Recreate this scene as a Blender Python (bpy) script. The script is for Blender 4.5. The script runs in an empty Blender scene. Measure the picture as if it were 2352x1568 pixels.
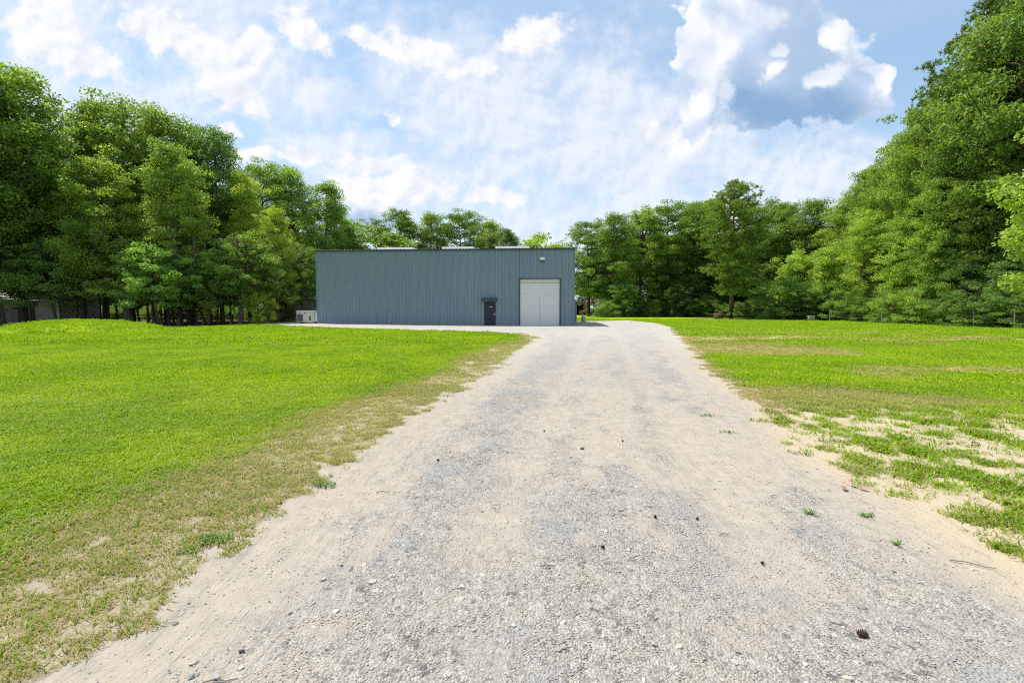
import bpy, bmesh, math, random
import numpy as np
from mathutils import Vector, Matrix

random.seed(7)
RNG = np.random.default_rng(11)
D = bpy.data
scene = bpy.context.scene
COL = scene.collection

# ---------------------------------------------------------------- camera, light, exposure
CAM_H, PITCH, FPX = 1.6, math.radians(4.27), 1045.0
cd = D.cameras.new("camera"); cam = D.objects.new("camera", cd); COL.objects.link(cam)
cam.location = (0, 0, CAM_H); cam.rotation_euler = (math.radians(90) - PITCH, 0, 0)
cd.sensor_width = 36.0; cd.lens = 16.0; cd.clip_start = 0.05; cd.clip_end = 3000
scene.camera = cam
scene.view_settings.view_transform = 'Standard'; scene.view_settings.look = 'None'
scene.view_settings.exposure = 0.62; scene.view_settings.gamma = 1.0
scene.view_settings.use_curve_mapping = False
scene.cycles.use_denoising = False; scene.cycles.filter_width = 1.1
scene.cycles.max_bounces = 7; scene.cycles.diffuse_bounces = 4; scene.cycles.transmission_bounces = 4; scene.cycles.sample_clamp_indirect = 6

SUN_DIR = Vector((-0.42, 0.22, 1.0)).normalized()          # towards the sun: high, left, a little behind the building
SUN_EL = math.asin(SUN_DIR.z); SUN_AZ = math.atan2(SUN_DIR.x, SUN_DIR.y)
sl = D.lights.new("sun", 'SUN'); sl.energy = 4.2; sl.angle = math.radians(0.6); sl.color = (1.0, 0.95, 0.86)
sun = D.objects.new("sun", sl); COL.objects.link(sun)
sun.rotation_euler = (-SUN_DIR).to_track_quat('-Z', 'Y').to_euler()


class NB:
    """little node expression builder"""
    def __init__(s, tree): s.t = tree; s.n = tree.nodes; s.l = tree.links
    def new(s, kind, **kw):
        n = s.n.new(kind)
        for k, v in kw.items(): setattr(n, k, v)
        return n
    def put(s, sock, v):
        if isinstance(v, bpy.types.NodeSocket): s.l.new(v, sock)
        elif v is not None: sock.default_value = v
    def m(s, op, a, b=None, c=None, clamp=False):
        n = s.new("ShaderNodeMath", operation=op, use_clamp=clamp)
        for i, v in enumerate((a, b, c)):
            if v is not None: s.put(n.inputs[i], v)
        return n.outputs[0]
    def add(s, a, b): return s.m('ADD', a, b)
    def sub(s, a, b): return s.m('SUBTRACT', a, b)
    def mul(s, a, b): return s.m('MULTIPLY', a, b)
    def div(s, a, b): return s.m('DIVIDE', a, b)
    def mx(s, a, b): return s.m('MAXIMUM', a, b)
    def mn(s, a, b): return s.m('MINIMUM', a, b)
    def smooth(s, v, lo, hi, a=0.0, b=1.0):
        n = s.new("ShaderNodeMapRange", interpolation_type='SMOOTHSTEP')
        s.put(n.inputs[0], v)
        for i, x in enumerate((lo, hi, a, b)): s.put(n.inputs[1 + i], x)
        return n.outputs[0]
    def vm(s, op, a, b=None):
        n = s.new("ShaderNodeVectorMath", operation=op); s.put(n.inputs[0], a)
        if b is not None: s.put(n.inputs[1], b)
        return n.outputs['Value'] if op in ('LENGTH', 'DOT_PRODUCT') else n.outputs[0]
    def noise(s, vec, scale, detail=5, rough=0.55, dist=0.0, col=False):
        n = s.new("ShaderNodeTexNoise"); s.put(n.inputs['Vector'], vec)
        n.inputs['Scale'].default_value = scale; n.inputs['Detail'].default_value = detail
        n.inputs['Roughness'].default_value = rough; n.inputs['Distortion'].default_value = dist
        return n.outputs['Color'] if col else n.outputs['Fac']
    def voro(s, vec, scale, feature='F1', out='Distance', rand=1.0):
        n = s.new("ShaderNodeTexVoronoi", feature=feature); s.put(n.inputs['Vector'], vec)
        n.inputs['Scale'].default_value = scale; n.inputs['Randomness'].default_value = rand
        return n.outputs[out]
    def mix(s, f, a, b, blend='MIX'):
        n = s.new("ShaderNodeMix", data_type='RGBA', blend_type=blend)
        s.put(n.inputs[0], f)
        for i, v in ((6, a), (7, b)):
            s.put(n.inputs[i], v if isinstance(v, bpy.types.NodeSocket) else (v + (1,) if len(v) == 3 else v))
        return n.outputs[2]
    def attr(s, name, out='Fac', typ='GEOMETRY'):
        n = s.new("ShaderNodeAttribute", attribute_name=name, attribute_type=typ); return n.outputs[out]
    def sep(s, v):
        n = s.new("ShaderNodeSeparateXYZ"); s.put(n.inputs[0], v); return n.outputs
    def comb(s, x, y, z):
        n = s.new("ShaderNodeCombineXYZ")
        for i, v in enumerate((x, y, z)): s.put(n.inputs[i], v)
        return n.outputs[0]


# ---------------------------------------------------------------- sky
world = D.worlds.new("World"); scene.world = world; world.use_nodes = True
wt = world.node_tree; wt.nodes.clear(); w = NB(wt)
sky = w.new("ShaderNodeTexSky", sky_type='NISHITA'); sky.sun_disc = False
sky.sun_elevation = SUN_EL; sky.sun_rotation = SUN_AZ
sky.altitude = 50; sky.air_density = 1.0; sky.dust_density = 0.6; sky.ozone_density = 1.6
gen = w.new("ShaderNodeTexCoord").outputs['Generated']
dx, dy, dz = w.sep(gen)
yy = w.mx(dy, 0.08)
gx, gz = w.div(dx, yy), w.div(dz, yy)          # tangent coordinates of the northern half of the sky
ahead = w.smooth(dy, 0.1, 0.3)
zz = w.add(w.mx(dz, 0.0), 0.22)
plane = w.comb(w.div(dx, zz), w.div(dy, zz), 0.0)   # clouds as a layer overhead, all the way round
g0 = w.comb(gx, gz, 0.0)
wc1 = w.noise(g0, 5.5, 7, 0.62, 0.0, True)
wo_ = w.sep(w.vm('MULTIPLY', w.vm('SUBTRACT', wc1, (0.5, 0.5, 0.5)), (0.15, 0.13, 0.0)))
gx, gz = w.add(gx, wo_[0]), w.add(gz, wo_[1])      # billowing outlines
n_big = w.noise(plane, 1.3, 7, 0.55, 0.3)
n_mid = w.noise(plane, 3.2, 8, 0.6, 0.2)
n_pf = w.noise(g0, 7.0, 9, 0.60, 0.25)        # puffs
n_pf2 = w.noise(w.vm('ADD', g0, (-0.012, 0.016, 0.0)), 7.0, 9, 0.60, 0.25)
n_fine = w.noise(g0, 22.0, 6, 0.6, 0.2)

def blob(cx, cy, rx, ry, k=0.0):
    """1 at the centre, 0 on the rim, negative outside; k leans it"""
    ex = w.sub(gx, cx); ey = w.sub(gz, cy)
    if k: ey = w.add(ey, w.mul(ex, k))
    v = w.comb(w.div(ex, rx), w.div(ey, ry), 0.0)
    return w.sub(1.0, w.vm('LENGTH', v))
def G(x, y):     # a direction, written as tangent coordinates
    u, v = (x - 1176) / FPX, (784 - y) / FPX
    c, s_ = math.cos(PITCH), math.sin(PITCH)
    den = c + v * s_
    return u / den, (v * c - s_) / den
def blobs(lst):
    out = None
    for (x, y, rx, ry, *k) in lst:
        cx, cy = G(x, y)
        b = blob(cx, cy, rx / FPX, ry / FPX, k[0] if k else 0.0)
        out = b if out is None else w.mx(out, b)
    return w.mx(out, -1.0)

# soft sheets of thin cloud
sheet = blobs([(100, 60, 280, 220, 0.5), (520, 100, 330, 170, 0.55), (560, 10, 300, 90), (60, 250, 260, 120),
               (1120, 160, 300, 110), (1130, 260, 340, 200, 0.5), (950, 440, 340, 110), (760, 340, 240, 70),
               (700, 200, 200, 70, 0.3), (1900, 420, 500, 150), (1450, 330, 420, 260), (1500, 560, 700, 220), (300, 230, 260, 90)])
sheet_f = w.add(w.mul(sheet, 0.9), w.mul(w.sub(n_pf, 0.5), 1.5))
sheet_f = w.add(sheet_f, w.mul(w.sub(n_fine, 0.5), 0.7))
a_sheet = w.mul(w.smooth(sheet_f, -0.2, 0.7), ahead)
# small sharper cumulus
cum = blobs([(400, 70, 110, 55, 0.4), (560, 215, 75, 45, 0.4), (690, 60, 85, 50, 0.3), (590, 110, 60, 50), (860, 80, 55, 30, 0.4),
             (900, 265, 26, 17), (920, 445, 150, 45), (870, 385, 75, 34), (1130, 455, 95, 28), (1230, 80, 80, 42), (1030, 130, 120, 40, 0.3),
             (700, 365, 80, 30), (600, 350, 60, 24), (190, 120, 130, 60, 0.5), (1560, 305, 90, 38), (530, 290, 40, 16), (60, 60, 110, 80)])
cum_f = w.add(cum, w.mul(w.sub(n_pf, 0.47), 2.6)); cum_f = w.add(cum_f, w.mul(w.sub(n_fine, 0.5), 0.8))
a_cum = w.mul(w.smooth(cum_f, 0.0, 0.5), ahead)
# the big towering cloud
tower = blobs([(1640, 60, 105, 130), (1760, 10, 150, 100), (1600, 200, 55, 115), (1700, 140, 120, 160), (1850, 160, 150, 170),
               (1800, 250, 210, 70), (1930, 225, 120, 80), (1915, 110, 45, 60), (1600, 120, 55, 70), (1960, 160, 110, 40)])
tn = w.noise(g0, 9.0, 8, 0.55, 0.1)
wcol = w.noise(g0, 11.0, 5, 0.6, 0.0, True)
gw = w.vm('ADD', g0, w.vm('MULTIPLY', w.vm('SUBTRACT', wcol, (0.5, 0.5, 0.5)), (0.09, 0.09, 0.0)))
tv = w.voro(gw, 13.0, 'SMOOTH_F1')
tv2 = w.voro(gw, 30.0, 'SMOOTH_F1')
tvo = w.voro(w.vm('ADD', gw, (0.018, -0.022, 0.0)), 13.0, 'SMOOTH_F1')
puff = w.add(w.mul(w.sub(tvo, tv), 1.6), w.mul(w.sub(0.30, tv2), 0.35))   # rounded heads, lit on the sun's side
puff_l = w.smooth(puff, -0.28, 0.30)
tow_f = w.add(tower, w.mul(w.sub(tn, 0.5), 1.1)); tow_f = w.add(tow_f, w.mul(w.sub(0.32, tv), 0.55))
tow_f = w.add(tow_f, w.mul(w.sub(0.3, tv2), 0.25)); tow_f = w.add(tow_f, w.mul(w.sub(n_fine, 0.5), 0.45))
a_tow = w.mul(w.smooth(tow_f, 0.02, 0.16), ahead)
# shaded underside and its shining knobs
under = blobs([(1800, 255, 225, 85), (1840, 130, 140, 150), (1920, 235, 120, 75), (1730, 215, 110, 90)])
under_f = w.add(under, w.mul(w.sub(tn, 0.5), 1.0))
f_under = w.smooth(under_f, 0.0, 0.5)
knob = blobs([(1775, 155, 34, 42, -0.4), (1900, 180, 70, 38, -0.5), (1930, 95, 28, 40), (1660, 215, 45, 45), (1650, 90, 90, 90),
              (1610, 195, 36, 105), (1740, 30, 95, 60), (1790, 105, 30, 26), (2010, 155, 60, 24)])
f_knob = w.smooth(w.add(w.add(knob, w.mul(w.sub(0.36, tv), 1.1)), w.add(w.mul(w.sub(n_fine, 0.5), 0.9), w.mul(w.sub(tn, 0.5), 1.2))), 0.0, 0.55)
deep = w.smooth(w.add(blobs([(1800, 275, 190, 75), (1900, 260, 130, 60), (1700, 240, 90, 60)]), w.mul(w.sub(tn, .5), .8)), -0.1, 0.8)

# all-round cloud cover for the rest of the sky
cover = w.add(w.mul(n_big, 0.65), w.mul(n_mid, 0.35))
a_cov_out = w.mul(w.smooth(cover, 0.44, 0.62), w.sub(1.0, ahead))
a_veil = w.smooth(w.noise(plane, 0.9, 5, 0.55, 0.4), 0.28, 0.72, 0.28, 0.66)
low = w.smooth(dz, 0.0, 0.42, 0.62, 0.0)                       # milky air above the horizon
relief = w.smooth(w.sub(n_pf2, n_pf), -0.10, 0.12)             # lit towards the sun

S = 8.0    # cloud brightness against the background strength
c = sky.outputs[0]
c = w.mix(1.0, c, (0.86, 1.20, 1.20), 'MULTIPLY')
c = w.mix(w.mx(low, 0.0), c, (0.56 * S, 0.66 * S, 0.82 * S))
c = w.mix(a_veil, c, (0.56 * S, 0.65 * S, 0.80 * S))
ccol = w.mix(relief, (0.80 * S, 0.83 * S, 0.90 * S), (0.58 * S, 0.65 * S, 0.78 * S))
c = w.mix(a_cov_out, c, ccol)
c = w.mix(w.mul(a_sheet, 0.80), c, w.mix(relief, (0.78 * S, 0.80 * S, 0.86 * S), (0.60 * S, 0.66 * S, 0.78 * S)))
c = w.mix(a_cum, c, w.mix(relief, (0.84 * S, 0.84 * S, 0.86 * S), (0.66 * S, 0.70 * S, 0.78 * S)))
tcol = w.mix(puff_l, (0.50 * S, 0.60 * S, 0.76 * S), (0.86 * S, 0.87 * S, 0.89 * S))
core = w.mul(w.smooth(tow_f, 0.22, 0.72), w.smooth(gx, G(1560, 0)[0], G(1760, 0)[0], 0.25, 1.0))
tcol = w.mix(w.mul(core, 0.92), tcol, (0.40 * S, 0.51 * S, 0.68 * S))
tcol = w.mix(w.mul(f_under, 0.8), tcol, (0.34 * S, 0.46 * S, 0.64 * S))
tcol = w.mix(w.mul(deep, 0.9), tcol, (0.21 * S, 0.35 * S, 0.55 * S))
tcol = w.mix(w.mul(f_knob, 0.85), tcol, w.mix(puff_l, (0.62 * S, 0.68 * S, 0.79 * S), (0.88 * S, 0.88 * S, 0.89 * S)))
c = w.mix(a_tow, c, tcol)
# the dark base low down beyond the left wood
dbase = w.mul(w.smooth(w.add(blobs([(850, 520, 120, 45)]), w.mul(w.sub(n_pf, .5), .8)), 0.1, 0.7), ahead)
c = w.mix(w.mul(dbase, 0.8), c, (0.26 * S, 0.38 * S, 0.56 * S))
bg = w.new("ShaderNodeBackground"); w.put(bg.inputs[0], c); bg.inputs[1].default_value = 0.10
wo = w.new("ShaderNodeOutputWorld"); wt.links.new(bg.outputs[0], wo.inputs[0])


# ---------------------------------------------------------------- helpers
def ground_at(x, y):
    """the place on the level ground seen at a point of the photograph (2352 wide)"""
    u, v = (x - 1176) / FPX, (784 - y) / FPX
    c_, s_ = math.cos(PITCH), math.sin(PITCH)
    dyy = c_ + v * s_; dzz = v * c_ - s_
    k = CAM_H / -dzz
    return Vector((u * k, dyy * k, 0))
def at_depth(x, y, d):
    u, v = (x - 1176) / FPX, (784 - y) / FPX
    c_, s_ = math.cos(PITCH), math.sin(PITCH)
    dyy = c_ + v * s_; dzz = v * c_ - s_
    k = d / dyy
    return Vector((u * k, d, CAM_H + dzz * k))

def hash2(ix, iy, seed):
    h = (ix.astype(np.int64) * 374761393 + iy.astype(np.int64) * 668265263 + seed * 1442695041) & 0xFFFFFFFF
    h = ((h ^ (h >> 13)) * 1274126177) & 0xFFFFFFFF
    return ((h ^ (h >> 16)) & 0xFFFFFF) / float(0xFFFFFF)
def vnoise(x, y, seed=0):
    ix, iy = np.floor(x), np.floor(y); fx, fy = x - ix, y - iy
    fx = fx * fx * (3 - 2 * fx); fy = fy * fy * (3 - 2 * fy)
    a = hash2(ix, iy, seed); b = hash2(ix + 1, iy, seed); c_ = hash2(ix, iy + 1, seed); d = hash2(ix + 1, iy + 1, seed)
    return (a * (1 - fx) + b * fx) * (1 - fy) + (c_ * (1 - fx) + d * fx) * fy
def fbm(x, y, scale, octv=4, seed=0, gain=0.5):
    s_, amp, tot = 0, 1.0, 0
    for o in range(octv):
        s_ = s_ + amp * vnoise(x * scale + o * 17.3, y * scale - o * 9.1, seed + o); tot += amp
        amp *= gain; scale *= 2.07
    return s_ / tot
def sstep(v, a, b):
    t = np.clip((v - a) / (b - a), 0, 1); return t * t * (3 - 2 * t)

def mat_new(name):
    m = D.materials.new(name); m.use_nodes = True; m.node_tree.nodes.clear()
    return m, NB(m.node_tree)
def finish(m, b, color, rough=0.6, spec=0.3, metal=0.0, bump=None, bstr=0.3, bdist=0.02, trans=None):
    p = b.new("ShaderNodeBsdfPrincipled")
    b.put(p.inputs['Base Color'], color if isinstance(color, bpy.types.NodeSocket) else tuple(color) + (1,))
    b.put(p.inputs['Roughness'], rough); b.put(p.inputs['Metallic'], metal)
    p.inputs['Specular IOR Level'].default_value = spec
    if bump is not None:
        n = b.new("ShaderNodeBump"); b.put(n.inputs['Height'], bump)
        n.inputs['Strength'].default_value = bstr; n.inputs['Distance'].default_value = bdist
        b.l.new(n.outputs[0], p.inputs['Normal'])
    o = b.new("ShaderNodeOutputMaterial")
    if trans:
        t = b.new("ShaderNodeBsdfTranslucent"); b.put(t.inputs[0], trans[1])
        mx_ = b.new("ShaderNodeMixShader"); mx_.inputs[0].default_value = trans[0]
        b.l.new(p.outputs[0], mx_.inputs[1]); b.l.new(t.outputs[0], mx_.inputs[2]); b.l.new(mx_.outputs[0], o.inputs[0])
    else: b.l.new(p.outputs[0], o.inputs[0])
    return m
def objco(b): return b.new("ShaderNodeTexCoord").outputs['Object']

def mottled(name, c1, c2, scale=3.0, rough=0.6, spec=0.3, metal=0.0, bstr=0.15, bdist=0.01, detail=6):
    m, b = mat_new(name); co = objco(b)
    n = b.noise(co, scale, detail, 0.6)
    return finish(m, b, b.mix(b.smooth(n, 0.3, 0.7), c1, c2), rough, spec, metal, n, bstr, bdist)

def link(name, me, mat=None, parent=None):
    o = D.objects.new(name, me); COL.objects.link(o)
    if mat is not None and me is not None: me.materials.clear(); me.materials.append(mat)
    if parent is not None: o.parent = parent
    return o
def tag(o, label=None, cat=None, group=None, kind=None):
    if label: o['label'] = label
    if cat: o['category'] = cat
    if group: o['group'] = group
    if kind: o['kind'] = kind
    return o
def thing(name, loc, label, cat, group=None, rz=0.0):
    o = D.objects.new(name, None); o.empty_display_size = 0.2; COL.objects.link(o)
    o.location = loc; o.rotation_euler = (0, 0, rz)
    return tag(o, label, cat, group)
def mesh_np(name, V, F, smooth=False):
    me = D.meshes.new(name); V = np.asarray(V, np.float32); F = np.asarray(F, np.int32)
    k = F.shape[1]
    me.vertices.add(len(V)); me.vertices.foreach_set("co", V.ravel())
    me.loops.add(F.size); me.loops.foreach_set("vertex_index", F.ravel())
    me.polygons.add(len(F)); me.polygons.foreach_set("loop_start", np.arange(0, F.size, k, dtype=np.int32))
    me.polygons.foreach_set("loop_total", np.full(len(F), k, np.int32))
    if smooth: me.polygons.foreach_set("use_smooth", np.ones(len(F), bool))
    me.update(calc_edges=True)
    return me
def fattr(me, name, data, domain='POINT'):
    a = me.attributes.new(name, 'FLOAT', domain); a.data.foreach_set("value", np.asarray(data, np.float32).ravel())

class MB:
    """collects boxes, prisms and tubes, links them as one mesh"""
    def __init__(s): s.bm = bmesh.new()
    def box(s, x0, x1, y0, y1, z0, z1, bev=0.0):
        r = bmesh.ops.create_cube(s.bm, size=1.0)
        for v in r['verts']:
            v.co = Vector(((x0 + x1) / 2 + v.co.x * (x1 - x0), (y0 + y1) / 2 + v.co.y * (y1 - y0), (z0 + z1) / 2 + v.co.z * (z1 - z0)))
        if bev:
            es = list({e for v in r['verts'] for e in v.link_edges})
            bmesh.ops.bevel(s.bm, geom=es, offset=bev, segments=2, affect='EDGES', profile=0.6)
        return s
    def poly(s, pts, faces):
        vs = [s.bm.verts.new(p) for p in pts]
        for f in faces: s.bm.faces.new([vs[i] for i in f])
        return s
    def tube(s, pts, rad, n=8, cap=True):
        rings = []
        for i, p in enumerate(pts):
            p = Vector(p)
            a = Vector(pts[max(i - 1, 0)]); c_ = Vector(pts[min(i + 1, len(pts) - 1)])
            t = (c_ - a).normalized()
            u = t.cross(Vector((0, 0, 1)));
            if u.length < 0.05: u = t.cross(Vector((1, 0, 0)))
            u.normalize(); v = t.cross(u)
            r = rad[i] if hasattr(rad, '__len__') else rad
            rings.append([s.bm.verts.new(p + u * math.cos(2 * math.pi * k / n) * r + v * math.sin(2 * math.pi * k / n) * r) for k in range(n)])
        for a, b_ in zip(rings, rings[1:]):
            for k in range(n): s.bm.faces.new((a[k], a[(k + 1) % n], b_[(k + 1) % n], b_[k]))
        if cap:
            s.bm.faces.new(rings[0][::-1]); s.bm.faces.new(rings[-1])
        return s
    def build(s, name, mat, parent=None, smooth=False, loc=None):
        bmesh.ops.recalc_face_normals(s.bm, faces=s.bm.faces)
        me = D.meshes.new(name); s.bm.to_mesh(me); s.bm.free()
        if smooth: me.polygons.foreach_set("use_smooth", np.ones(len(me.polygons), bool))
        o = link(name, me, mat, parent)
        if loc is not None: o.location = loc
        return o

def scatter_modifier(o, protos, name):
    """instance the prototypes on this object's points: for what nobody could count"""
    pc = D.collections.new(name + "_kinds")
    for p in protos: pc.objects.link(p)
    ng = D.node_groups.new(name, 'GeometryNodeTree')
    ng.interface.new_socket("Geometry", in_out='INPUT', socket_type='NodeSocketGeometry')
    ng.interface.new_socket("Geometry", in_out='OUTPUT', socket_type='NodeSocketGeometry')
    N = ng.nodes; L = ng.links
    gi = N.new("NodeGroupInput"); go = N.new("NodeGroupOutput")
    ip = N.new("GeometryNodeInstanceOnPoints"); ci = N.new("GeometryNodeCollectionInfo")
    ci.inputs['Collection'].default_value = pc; ci.inputs['Separate Children'].default_value = True
    ci.inputs['Reset Children'].default_value = True
    ip.inputs['Pick Instance'].default_value = True
    def na(nm, typ):
        a = N.new("GeometryNodeInputNamedAttribute"); a.data_type = typ; a.inputs['Name'].default_value = nm; return a.outputs['Attribute']
    L.new(gi.outputs[0], ip.inputs['Points']); L.new(ci.outputs[0], ip.inputs['Instance'])
    L.new(na('pick', 'INT'), ip.inputs['Instance Index'])
    L.new(na('rot', 'FLOAT_VECTOR'), ip.inputs['Rotation']); L.new(na('scl', 'FLOAT_VECTOR'), ip.inputs['Scale'])
    L.new(ip.outputs[0], go.inputs[0])
    md = o.modifiers.new(name, 'NODES'); md.node_group = ng
def scatter(name, P, rot, scl, tint, protos, label=None, extra=None):
    n = len(P); me = D.meshes.new(name); me.vertices.add(n)
    me.vertices.foreach_set("co", np.asarray(P, np.float32).ravel())
    a = me.attributes.new('rot', 'FLOAT_VECTOR', 'POINT'); a.data.foreach_set("vector", np.asarray(rot, np.float32).ravel())
    a = me.attributes.new('scl', 'FLOAT_VECTOR', 'POINT'); a.data.foreach_set("vector", np.asarray(scl, np.float32).ravel())
    a = me.attributes.new('pick', 'INT', 'POINT'); a.data.foreach_set("value", RNG.integers(0, len(protos), n).astype(np.int32))
    fattr(me, 'tint', tint)
    for k, v in (extra or {}).items(): fattr(me, k, v)
    o = link(name, me); scatter_modifier(o, protos, name)
    tag(o, label, None, None, 'stuff')
    return o
def proto(name, me, mat):
    me.materials.append(mat); return D.objects.new(name, me)


# ---------------------------------------------------------------- ground: one undulating sheet, cut into lawn and driveway
DRIVE_PX = [(40, 1590), (230, 1480), (380, 1375), (440, 1300), (540, 1230), (640, 1165), (740, 1105), (830, 1040), (905, 1000), (930, 960), (1000, 925),
            (1075, 885), (1130, 850), (1175, 812), (1215, 788), (1232, 776), (1215, 768), (1120, 762), (980, 758.5), (820, 755.5), (700, 752), (590, 746.5)]
DRIVE_PX_R = [(590, 744), (700, 741), (720, 738), (1330, 738), (1440, 736), (1500, 741), (1545, 752), (1562, 775), (1580, 800), (1630, 850), (1690, 895), (1750, 935),
              (1800, 985), (1880, 1045), (1980, 1100), (2080, 1150), (2200, 1220), (2352, 1315), (2600, 1440), (2900, 1600)]
poly = [ground_at(x, y) for x, y in DRIVE_PX + DRIVE_PX_R]
poly = [(p.x, p.y) for p in poly]
poly = [(-3.4, -6.0), (-2.2, 0.4)] + poly + [(3.4, 0.4), (3.6, -6.0)]
PX = np.array([p[0] for p in poly]); PY = np.array([p[1] for p in poly])

def inside_dist(x, y):
    """signed distance to the driveway's edge, positive inside"""
    best = np.full(x.shape, 1e9); ins = np.zeros(x.shape, bool)
    for i in range(len(PX)):
        ax, ay = PX[i], PY[i]; bx, by = PX[(i + 1) % len(PX)], PY[(i + 1) % len(PX)]
        ex, ey = bx - ax, by - ay; L2 = ex * ex + ey * ey + 1e-9
        t = np.clip(((x - ax) * ex + (y - ay) * ey) / L2, 0, 1)
        best = np.minimum(best, (x - ax - t * ex) ** 2 + (y - ay - t * ey) ** 2)
        cr = ((ay > y) != (by > y)) & (x < ex * (y - ay) / (ey if abs(ey) > 1e-12 else 1e-12) + ax)
        ins ^= cr
    d = np.sqrt(best)
    return np.where(ins, d, -d)
MOUND = at_depth(195, 770, 31.0)
def height(x, y):
    h = 0.13 * sstep(-x, 2, 17) * sstep(y, 25, 42) * (1 - sstep(-x, 20, 26))
    m = np.clip(1 - ((x - (-29.3)) / 5.0) ** 2 - ((y - 31.0) / 3.6) ** 2, 0, 1)
    h = h + 0.74 * (m ** 0.75) * sstep(m, 0, 0.25)
    near = sstep(-y, -25, -6)
    h = h + (fbm(x, y, 0.6, 3, 5) - 0.5) * 0.05 + (fbm(x, y, 3.0, 3, 9) - 0.5) * 0.018 * near
    return h
def fields(x, y):
    """what the ground is made of at each place"""
    d = inside_dist(x, y)
    rag = (fbm(x, y, 1.6, 4, 21) - 0.5) * 0.55 + (fbm(x, y, 9.0, 3, 31) - 0.5) * 0.22
    rag = rag * np.clip(y / 12 + 0.35, 0.35, 1.0) * np.where(y > 35, 0.4, 1.0)
    dd = d + rag
    left = x < (0.06 * y - 0.4)
    # grass density outside the driveway
    verge_w = np.where(left, 1.15 + 0.5 * (fbm(x, y, 0.7, 3, 41) - 0.5), 0.22)
    verge_w = np.where(y > 22, verge_w * 0.5, verge_w)
    out = -dd
    tips = (fbm(x, y, 5.5, 3, 181) - .5) * np.clip(.75 - y * .01, .3, .75)
    grass = sstep(out + tips * sstep(out, -.45, -.1), -0.02, 0.10)
    lush = sstep(out, verge_w * 0.75, verge_w * 1.55 + 0.25)
    # sparse sandy corner on the right
    q = np.sqrt(((x - 5.6) / 3.0) ** 2 + ((y - 4.4) / 2.35) ** 2) + (fbm(x, y, 1.1, 3, 51) - 0.5) * 0.7
    q2 = np.sqrt(((x - 2.9) / 1.5) ** 2 + ((y - 3.4) / 1.5) ** 2) + (fbm(x, y, 1.1, 3, 53) - 0.5) * 0.5
    sandy = sstep(x - .3 * y, .5, 1.5) * np.maximum(1 - sstep(q, 0.95, 1.30), (1 - sstep(q2, 0.6, 1.1))) * (x > 0)
    patch = 0.65 * fbm(x * 1.2, y * 0.85, 6.0, 3, 61) + 0.35 * fbm(x, y, 1.6, 3, 63)
    grass = grass * (1 - sandy * sstep(patch, 0.66, 0.50) * 0.97)
    lush = lush * (1 - 0.75 * sandy)
    bare_left = np.where(left, sstep(.5 * fbm(x, y, 1.4, 3, 71) + .5 * fbm(x, y, 6.0, 3, 73), 0.49, 0.40), 0) * (1 - lush) * 0.48
    grass = grass * (1 - bare_left)
    # worn spots further out on the right lawn
    worn = sstep(fbm(x * 0.4, y, 0.5, 4, 81), 0.50, 0.66) * (x > 3) * sstep(y, 5, 9) * (1 - sstep(y, 25, 34))
    lush = lush * (1 - 0.55 * worn); 
    lit = litter_shade(x, y); grass = grass * (1 - lit)
    return d, dd, grass, lush, sandy, worn
FLOOR_SHADE_PX = [-900, -400, 0, 100, 400, 600, 660, 730, 745, 1300, 1330, 1400, 1560, 1677, 1800, 1900, 2025, 2164, 2236, 2352, 2700, 3400]
FLOOR_SHADE_D = [18, 24, 29.5, 33, 35.5, 42, 50, 60, 300, 300, 100, 76, 74, 62.5, 58.5, 53.5, 46, 41.5, 37.8, 34.5, 30, 22]  # left depths reach out over the lawn to paint the trees' shadow
def litter_shade(x, y):
    """fallen leaves of the wood floor, plus tree shade painted over the left lawn"""
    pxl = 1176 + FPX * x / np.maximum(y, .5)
    return sstep(y - np.interp(pxl, FLOOR_SHADE_PX, FLOOR_SHADE_D) + (fbm(x, y, .5, 3, 171) - .5) * 3, -.3, 1.2)

rows = [0.35]
while rows[-1] < 420: rows.append(rows[-1] * 1.0095 + 0.0015)
rows = np.array(rows); us = np.linspace(-1.9, 1.9, 640)
us = np.sign(us) * np.abs(us / 1.9) ** 1.15 * 1.9
gyv, guv = np.meshgrid(rows, us, indexing='ij'); gxv = guv * (gyv + 0.9)
gzv = height(gxv, gyv)
d_, dd_, grass_, lush_, sandy_, worn_ = fields(gxv, gyv)
# ruts, lumps and loose heaps inside the driveway
cx_ = 0.19 * gyv
across = gxv - cx_
ins_ = sstep(dd_, 0.0, 0.6)
gzv = gzv - 0.03 * np.exp(-((across - 0.95) / 0.30) ** 2) * ins_ - 0.03 * np.exp(-((across + 0.75) / 0.30) ** 2) * ins_
gzv = gzv + (fbm(gxv, gyv, 14, 3, 91) - 0.5) * 0.012 * ins_ * sstep(-gyv, -14, -3)
nr, nc = gxv.shape
Vg = np.stack([gxv, gyv, gzv], -1).reshape(-1, 3)
idx = np.arange(nr * nc).reshape(nr, nc)
quads = np.stack([idx[:-1, :-1], idx[:-1, 1:], idx[1:, 1:], idx[1:, :-1]], -1).reshape(-1, 4)
cell_in = ((dd_[:-1, :-1] + dd_[1:, 1:]) * 0.5 > 0).reshape(-1)

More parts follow.
